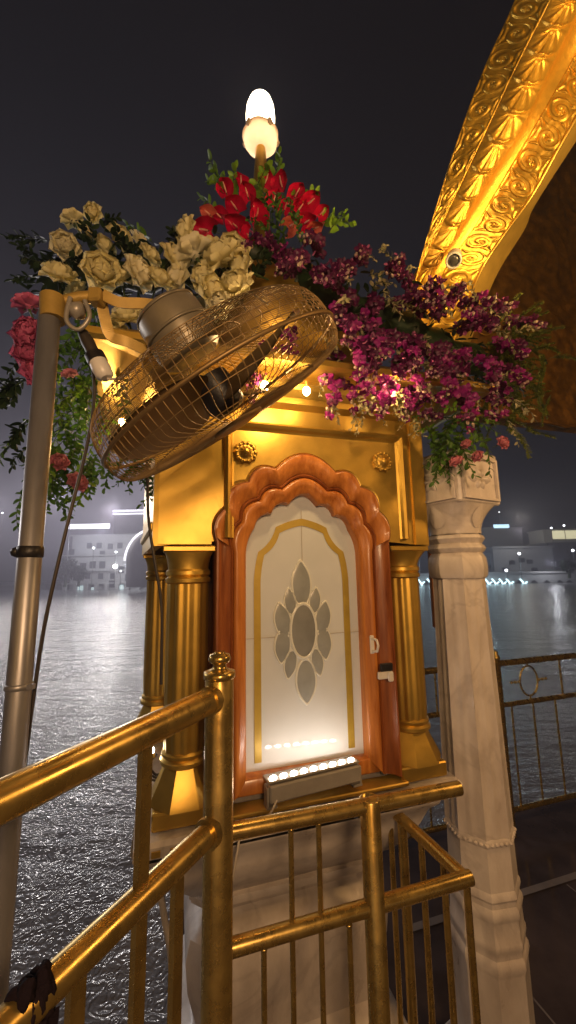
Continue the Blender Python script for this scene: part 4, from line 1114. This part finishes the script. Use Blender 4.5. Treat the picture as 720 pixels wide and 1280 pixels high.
def orchid_spray(p, d, n, L, bright, label, group):
    e = empty('orchid_spray', p, 0, label, 'flower', group)
    pts = [V((L*f*.95, .02*math.sin(f*4), .16*L*f-.62*L*f*f)) for f in [i/12 for i in range(13)]]
    B = basis(d, V((random.uniform(-.3, .3), random.uniform(-.3, .3), 1)))
    # keep the droop towards the ground
    e.rotation_euler = B.to_euler()
    if L not in stems: stems[L] = MB().tube(pts, [.0022*(1-.05*i) for i in range(13)], 5).build('stem', M['stem'], e)
    else: instance(stems[L], e)
    if ('b', L) not in stems:
        bb = MB()
        for k in range(5):
            f = .86+.022*k; q_ = pts[min(int(f*12), 12)].lerp(pts[min(int(f*12)+1, 12)], f*12 % 1); a = k*2.4
            bb.sphere(q_+V((.004*k-.01, .011*math.cos(a), .011*math.sin(a))), .0058-.0004*k, 8, sc=(1.7, 1, 1))
        stems[('b', L)] = bb.build('buds', M['bud'], e)
    else: instance(stems[('b', L)], e)
    for k in range(n):
        f = .10+.80*k/max(1, n-1); i = min(int(f*12), 11); q = pts[i].lerp(pts[i+1], f*12-i)
        a = k*2.4+random.uniform(-.5, .5); side = V((random.uniform(-.1, .5), math.cos(a), math.sin(a))).normalized()
        o = blossom(e, 'orchid' if random.random() < bright else 'orchid_dark', random.randint(0, 3))
        o.location = q+side*random.uniform(.012, .020)
        wd = B.inverted() @ ((CAM-p).normalized()+V((random.uniform(-.8, .8), random.uniform(-.3, .5), random.uniform(-.5, .7))))
        o.rotation_euler = (basis(wd.normalized()+side*.7, V((random.uniform(-.3, .3), random.uniform(-.3, .3), 1)))).to_euler()
        s_ = random.uniform(.78, 1.05)*(1-.30*f); o.scale = (s_,)*3
    return e
random.seed(31)
ROWS = [('upper', [(338, 312), (362, 325), (392, 322), (420, 336), (448, 334), (478, 345), (508, 368), (540, 372), (572, 388), (600, 395), (628, 404)], .04),
        ('middle', [(352, 345), (385, 350), (415, 365), (436, 380), (462, 378), (488, 388), (512, 400), (538, 405), (562, 415), (588, 420), (612, 430)], .16),
        ('lower', [(425, 408), (440, 432), (452, 414), (466, 444), (474, 422), (498, 430), (510, 452), (520, 432), (545, 442), (560, 462), (570, 446), (595, 456), (612, 462), (486, 452)], .42),
        ('fringe', [(412, 440), (428, 462), (452, 470), (476, 478), (500, 476), (524, 482), (548, 486), (572, 488), (596, 486), (618, 480)], .5)]
ORD = ['first', 'second', 'third', 'fourth', 'fifth', 'sixth', 'seventh', 'eighth', 'ninth', 'tenth', 'eleventh', 'twelfth', 'thirteenth', 'fourteenth']
for row, pts_, br in ROWS:
    pts_ = sorted(pts_)
    for i, (x, y) in enumerate(pts_):
        Y = 1.10+.20*(x-340)/290+(0.06 if row == 'upper' else -.015 if row == 'lower' else 0.03)
        p = at(x, y, Y); d = V((random.uniform(-.5, .5), -.55+random.uniform(-.3, .2), -.35 if row == 'lower' else -.9 if row == 'fringe' else random.uniform(-.45, .3)))
        desc = {'upper': 'dark purple orchid spray, %s from the fan along the top of the swag', 'middle': 'purple orchid spray, %s from the fan in the middle of the swag', 'fringe': 'magenta orchid tip hanging at the ragged lower edge of the swag, %s from the fan', 'lower': 'magenta orchid spray hanging lowest in the swag, %s from the fan'}[row] % ORD[i]
        orchid_spray(p, d, 9 if row in ('upper', 'fringe') else 13, .19 if row in ('middle', 'lower') else .14 if row == 'fringe' else .15, br*.8, desc, 'orchid sprays in the swag')
# hanging tips over the gold panel and by the capital
for i, (x, y, lb) in enumerate(((405, 470, 'short magenta orchid spray hanging by the rim of the fan'), (445, 462, 'magenta orchid spray hanging over the gold cornice'), (478, 470, 'magenta orchid spray hanging over the panel corner'), (520, 478, 'magenta orchid spray hanging above the gap beside the gold panel'), (572, 490, 'magenta orchid spray hanging down to the marble capital'), (330, 430, 'magenta orchid spray seen through the fan wires'), (355, 415, 'purple orchid spray seen through the outer end of the fan cage'), (318, 450, 'orchid spray behind the fan hub'))):
    p = at(x, y, 1.14 if x < 500 else 1.2); orchid_spray(p, V((random.uniform(-.3, .3), -.35, -.9)), 8, .13, .75, lb, 'orchid sprays in the swag')
# variegated leaves through the swag
for i in range(46):
    x = random.uniform(405, 650); base_y = 330+(x-400)*.22; y = base_y+random.uniform(0, 150)
    p = at(x, y, 1.08+.20*(x-340)/290); leaf_spray('pale', p, V((random.uniform(-.7, .7), -.6, random.uniform(-1, .3))), 'pale variegated leaf sprig woven through the orchid swag', 'variegated sprigs in the orchid swag', .68)
for i, (x, y) in enumerate(((482, 318), (470, 328), (495, 330), (440, 338), (512, 345), (600, 375), (566, 372))):
    p = at(x, y, 1.2); leaf_spray('pale', p, V((random.uniform(-.4, .4), -.1, 1)), 'pale leaf sprig sticking up from the top of the orchid swag', 'upright sprigs on top of the swag', .5)
for i in range(16):
    x = random.uniform(408, 600); y = 490+random.uniform(0, 35)
    p = at(x, y, 1.14+.12*(x-400)/200); leaf_spray('pale', p, V((random.uniform(-.3, .3), -.2, -1)), 'pale sprig dangling below the orchid swag', 'sprigs dangling below the orchid swag', .45)
# greenery over the capital and ferns on the far side
for i in range(24):
    x = random.uniform(520, 590); y = random.uniform(520, 555)
    p = at(x, y, 1.3); leaf_spray('vinelime' if i % 3 == 0 else 'vine', p, V((random.uniform(-.6, .6), -.4, random.uniform(-1, .1))), 'bright green leaf sprig between the orchids and the marble capital', 'leaf sprigs above the capital', .68)
for i in range(80):
    x = random.gauss(634, 17); y = random.uniform(395, 545)
    p = at(x, y, 1.40); leaf_spray('fern', p, V((random.uniform(-.5, .9), random.uniform(-.8, .2), random.uniform(-.7, .8))), 'feathery green fern frond beside the orchids against the dark gilded wall', 'fern fronds beside the swag', .62, 'fern_frond')
# mossy core of the garland that carries the sprays
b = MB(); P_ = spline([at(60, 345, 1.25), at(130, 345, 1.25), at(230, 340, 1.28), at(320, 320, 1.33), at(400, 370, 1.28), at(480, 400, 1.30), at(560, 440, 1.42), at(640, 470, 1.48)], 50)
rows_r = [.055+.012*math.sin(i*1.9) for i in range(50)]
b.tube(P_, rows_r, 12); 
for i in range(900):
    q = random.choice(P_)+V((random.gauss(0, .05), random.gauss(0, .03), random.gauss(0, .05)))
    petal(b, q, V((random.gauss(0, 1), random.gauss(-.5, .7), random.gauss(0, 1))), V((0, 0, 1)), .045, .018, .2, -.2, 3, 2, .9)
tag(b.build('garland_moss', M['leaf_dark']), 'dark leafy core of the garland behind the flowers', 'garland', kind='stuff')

# ------------------------------------------------------------------ far shore across the tank
M['dim_lit'] = glow('dim_window', (.7, .95, .95), .7)
def tree(x, y, Y, h, label):
    p = at(x, y, Y); e = empty('shore_tree', (p.x, Y, -.2), 0, label, 'tree', 'trees along the far shore')
    MB().tube([(0, 0, 0), (.1, 0, h*.3), (0, .1, h*.6)], [.22, .16, .08], 8).build('trunk', M['stem'], e)
    b = MB()
    for k in range(420):
        d = V((random.gauss(0, 1), random.gauss(0, 1), random.gauss(0, 1))).normalized(); r = random.uniform(.5, 1)
        c = V((d.x*r*h*.36, d.y*r*h*.36, h*.62+d.z*r*h*.36))*(1+.12*noise.noise(d*3+V((k % 5, 0, 0))))
        petal(b, c, V((random.gauss(0, 1), random.gauss(0, 1), random.gauss(0, 1))), V((0, 0, 1)), h*.13, h*.07, .2, -.2, 2, 2, .8)
    b.build('crown', M['leaf_dark'], e)
tree(80, 745, 55, 4.2, 'dark tree on the misty shore close behind the grey pole')
tree(97, 745, 56, 3.0, 'lower dark tree on the misty shore in front of the white building')
tree(714, 740, 55, 2.6, 'dark tree on the shore in front of the unlit end of the arcade')
def house(name, x0, x1, y0, y1, Y, mt, label, deep=7):
    """x/y bounds measured in the photograph at distance Y, built as a real block there"""
    a = at(x0, y1, Y); c = at(x1, y0, Y); zb = min(-.25, a.z)
    e = empty(name, ((a.x+c.x)/2, Y, zb), 0, label, 'building')
    w_, h_ = c.x-a.x, c.z-zb
    b = MB(); b.box((0, deep/2, h_/2), (w_, deep, h_)); b.box((0, deep/2, h_+.12), (w_+.5, deep+.5, .26)); b.build('wall', M[mt], e)
    return e, V(e.location)
def win(e, o, x, y, w_, h_, Y, mt, name='window', dy=-.04):
    p = at(x, y, Y)-o; b = MB(); b.box((p.x, dy, p.z), (w_, .14, h_), b=.03); return b.build(name, M[mt], e)
e, o = house('white_building', 84, 240, 668, 775, 62, 'plaster', 'misty white building with a bright lit strip along its roof', 9)
win(e, o, 110, 658, 7.2, .8, 62, 'strip_lit', 'lit_sign', -.1)
for x, y in ((116, 706), (128, 706), (104, 708), (152, 712), (92, 708), (140, 730), (118, 735), (97, 737), (107, 737), (160, 722)):
    f = win(e, o, x, y, .95, 1.1, 62, 'dark_open')
for x, y in ((112, 682), (124, 682), (138, 683), (150, 682), (90, 690), (128, 692), (141, 720), (126, 720), (110, 720), (95, 722)):
    win(e, o, x, y, .8, .9, 62, 'dark_open')
for x, y in ((96, 737), (104, 736), (118, 738), (151, 735)): win(e, o, x, y, .9, 1.0, 62, 'dim_lit', 'lit_window', -.1)
for y in (694, 713, 729):
    p = at(130, y, 62)-o; b = MB(); b.box((p.x, -.25, p.z), (13, .6, .18)); b.build('balcony_ledge', M['plaster'], e)
b = MB()
for k in range(9):
    p = at(84+k*13, 742, 62)-o; b.box((p.x, -.8, p.z), (.5, .5, 3.2))
b.build('colonnade', M['plaster'], e)
e, o = house('tall_hall', 136, 236, 640, 775, 74, 'plaster', 'taller pale hall behind, its parapet brightly floodlit', 8)
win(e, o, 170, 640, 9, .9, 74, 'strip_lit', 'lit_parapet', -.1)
# white dome behind the kiosk
dp = at(190, 745, 50)
e = empty('white_dome', (dp.x, 52, -.2), 0, 'pale dome with a bright rim rising from the misty shore beside the gilded column', 'dome')
hh = at(190, 660, 50).z+.2
b = MB(); b.lathe([(3.9, 0), (4.0, hh*.45), (3.85, hh*.62), (3.3, hh*.80), (2.2, hh*.93), (1.0, hh*.985), (.1, hh)], 40); b.build('shell', M['plaster_grey'], e)
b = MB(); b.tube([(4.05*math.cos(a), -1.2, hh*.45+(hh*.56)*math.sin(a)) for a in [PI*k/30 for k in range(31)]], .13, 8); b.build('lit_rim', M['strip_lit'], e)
e, o = house('long_arcade', 480, 820, 714, 742, 58, 'plaster', 'long low lakeside arcade with cyan lit arches', 5)
for k, x in enumerate([522, 534, 546, 606, 615, 624, 633, 650, 668, 684, 700, 712, 724]):
    lit = x < 655 
    p = at(x, 731, 58)-o; b = MB(); pts = [(-.45, -1.2), (-.45, .1)]+[(-.45*math.cos(a), .1+.6*math.sin(a)) for a in [PI*q/8 for q in range(1, 8)]]+[(.45, .1), (.45, -1.2)]
    b.prism([(p.x+x_, p.z+z_) for x_, z_ in pts], -.08, .1); f = b.build('arch_opening', M['dark_open'], e)
    if lit:
        b = MB(); c_ = V((p.x+.55, -.16, p.z))
        b.tube([c_+V((0, 0, -1.1)), c_, c_+V((-.25, 0, .5)), c_+V((-.55, 0, .85))], .11, 6); b.tube([c_, c_+V((.3, 0, .35)), c_+V((.5, 0, .4))], .09, 6)
        b.build('pier_glow', M['cyan_lit'], f)  # glowing tubes stand in for the light falling on the piers
e, o = house('flat_roofed_house', 621, 690, 684, 742, 66, 'plaster', 'flat roofed pale house behind the arcade', 6)
for x, y in ((640, 703), (652, 700), (662, 702), (668, 712), (632, 712)): win(e, o, x, y, 1.0, .7, 66, 'dark_open')
e, o = house('grey_house', 586, 622, 692, 742, 67, 'plaster_grey', 'grey house half hidden behind the marble column', 6)
for x, y in ((610, 708), (614, 716)): win(e, o, x, y, 1.6, .6, 67, 'dark_open')
e, o = house('distant_block', 692, 800, 678, 742, 70, 'plaster_grey', 'grey block at the picture edge below the yellow lit terrace', 6)
for x, y in ((700, 705), (712, 706)): win(e, o, x, y, 1.2, 1.0, 70, 'dark_open')
e, o = house('lit_terrace', 688, 830, 661, 742, 80, 'plaster', 'terrace building lit pale yellow along its top', 5)
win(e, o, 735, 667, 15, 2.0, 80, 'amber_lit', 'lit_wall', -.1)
e, o = house('dark_tower_block', 600, 652, 660, 742, 84, 'dark_open', 'dark block carrying a blue lit sign', 5)
win(e, o, 626, 658, 3.4, .8, 84, 'blue_lit', 'lit_sign', -.2)
def far_lamp(x, y, Y, r, mt, lb):
    p = at(x, y, Y); e = empty('flood_lamp', (p.x, p.y, -.2), 0, lb, 'lamp', 'lamps along the far shore')
    MB().sphere((0, 0, p.z+.2), r, 12).build('lamp_head', M[mt], e)
    MB().tube([(0, 0, 0), (0, 0, p.z+.2-r*.8)], .05, 6).build('lamp_post', M['steel'], e)
for x, y, Y, r, lb in ((144, 708, 57, .30, 'brightest lamp of the misty shore, in front of the white building'), (117, 685, 57, .17, 'lamp in front of the upper storey of the white building'), (145, 690, 57, .16, 'lamp just above the brightest one on the misty shore'), (88, 644, 58, .14, 'high lamp close behind the grey pole'), (151, 714, 57, .11, 'small lamp beside the brightest one'),
   (649, 692, 56, .20, 'lamp in front of the flat roofed house'), (633, 713, 55, .2, 'lamp just above the cyan arches'), (716, 688, 60, .2, 'lamp at the picture edge below the yellow terrace'), (601, 691, 60, .14, 'lamp close beside the marble column'), (523, 692, 56, .16, 'lamp between the gilded column and the marble column'), (689, 660, 70, .17, 'lamp on the corner of the yellow terrace'), (705, 657, 70, .17, 'lamp above the yellow terrace'), (624, 640, 90, .12, 'small high lamp above the blue sign'), (3, 641, 60, .12, 'faint lone lamp beyond the pole')):
    far_lamp(x, y, Y, r, 'white_lit' if r < .25 else 'white_bulb', lb)

# ------------------------------------------------------------------ lights
def lamp(name, kind, loc, e, col, size=.1, target=None, spot=None, blend=.5):
    l = bpy.data.lights.new(name, kind); l.energy = e; l.color = col
    o = bpy.data.objects.new(name, l); C.objects.link(o); o.location = loc
    if kind in ('POINT', 'SPOT'): l.shadow_soft_size = size
    if kind == 'SPOT': l.spot_size = math.radians(spot or 60); l.spot_blend = blend
    if target is not None: o.rotation_euler = (V(target)-V(loc)).to_track_quat('-Z', 'Y').to_euler()
    return o
WARM = (1, .62, .26)
# flood lamp assumed out of frame, added to light the arch
fl_ = V((1.05, .62, 2.35))
lamp('assumed_arch_flood', 'SPOT', fl_, 56, (1, .64, .20), .10, at(620, 180, 1.15), 95, .9)
lamp('added_warm_key', 'POINT', (.30, -1.0, 2.05), 94, (1, .61, .31), .2)  # unseen warm key light added behind the camera, with no fixture built
lamp('shrine_glow', 'POINT', kl(-.10, -.26, 2.15), 3.6, WARM, .02)
lamp('shrine_glow', 'POINT', kl(.24, -.24, 2.16), 1.6, WARM, .02)
lamp('shrine_glow', 'POINT', kl(-.62, .18, 2.10), 2.4, WARM, .02)
lamp('spandrel_fill', 'POINT', (1.75, .75, 2.3), 34, (1, .55, .2), .12)  # unseen lamp added to brighten the spandrel wall and the ferns
lamp('near_water_fill', 'SPOT', (-15, 7, 6), 1500, (1, .93, .9), .5, (-2.2, 4, -1), 75, .8)  # unseen floodlight added on the bank side to brighten the near water
sun = bpy.data.lights.new('sun', 'SUN'); sun.energy = .05; sun.angle = math.radians(12); sun.color = (.82, .82, 1)
so = bpy.data.objects.new('sun', sun); C.objects.link(so)
sdir = V((-.42, .85, .32)).normalized(); so.rotation_euler = (-sdir).to_track_quat('-Z', 'Y').to_euler()
for x, z, e in ((-46, 12, 7000), (-36, 14, 7500), (-27, 11, 7500), (-19, 14, 7500), (-11, 11, 6000)):
    lamp('added_shore_flood', 'SPOT', (x, 58, z), e*1.35, (1, .92, .87), 1.5, (x*.12, 8, -1), 75, .9)  # floodlights added along the far shore to brighten the water and haze
lamp('assumed_facade_lamp', 'POINT', (13, 55.5, 1.6), 400, (.7, .92, 1), .3)  # unseen lamps assumed before the far facades, added to brighten them
lamp('assumed_facade_lamp', 'POINT', (26, 55.5, 1.6), 620, (.7, .92, 1), .3)
lamp('assumed_facade_lamp', 'POINT', (38, 56, 2), 300, (.9, .93, 1), .3)
lamp('assumed_facade_lamp', 'POINT', (38, 63, 7), 260, (1, .95, .9), .3)
lamp('assumed_facade_lamp', 'POINT', (-24, 57, 3), 420, (.86, .95, .98), .3)
lamp('assumed_facade_lamp', 'POINT', (-31, 57.5, 6), 420, (.9, .95, 1), .3)
lamp('added_shore_flood', 'POINT', (22, 53, 4), 250, (.75, .88, 1), .5)  # point lights added on the shore to brighten its buildings
lamp('added_shore_flood', 'POINT', (46, 76, 11), 1000, (1, .93, .7), .5)
lamp('added_shore_flood', 'POINT', (-26, 53, 7), 700, (.95, .93, 1), .5)

W = bpy.data.worlds.new('World'); scene.world = W; W.use_nodes = True
nt = W.node_tree; bg = nt.nodes['Background']
sk = nt.nodes.new('ShaderNodeTexSky'); sk.sky_type = 'NISHITA'; sk.sun_disc = False
sk.sun_elevation = math.radians(2); sk.sun_rotation = math.atan2(sdir.x, sdir.y); sk.dust_density = 4
hsv = nt.nodes.new('ShaderNodeHueSaturation'); hsv.inputs['Hue'].default_value = .54; hsv.inputs['Saturation'].default_value = .25; hsv.inputs['Value'].default_value = 1
nt.links.new(sk.outputs[0], hsv.inputs['Color']); tn = nt.nodes.new('ShaderNodeMixRGB'); tn.blend_type = 'MULTIPLY'; tn.inputs[0].default_value = 1; tn.inputs[2].default_value = (.92, .92, 1.35, 1)
nt.links.new(hsv.outputs[0], tn.inputs[1]); nt.links.new(tn.outputs[0], bg.inputs[0]); bg.inputs['Strength'].default_value = .0035

# ------------------------------------------------------------------ render settings
scene.render.engine = 'CYCLES'
scene.view_settings.view_transform = 'Standard'; scene.view_settings.look = 'None'; scene.view_settings.exposure = 0; scene.view_settings.gamma = 1
scene.view_settings.use_curve_mapping = False
cy = scene.cycles
cy.use_denoising = True
try: cy.denoiser = 'OPENIMAGEDENOISE'
except Exception: pass
cy.max_bounces = 7; cy.diffuse_bounces = 3; cy.glossy_bounces = 4; cy.transmission_bounces = 4; cy.volume_bounces = 0; cy.transparent_max_bounces = 6
cy.sample_clamp_indirect = 4; cy.blur_glossy = .6; cy.caustics_reflective = False; cy.caustics_refractive = False
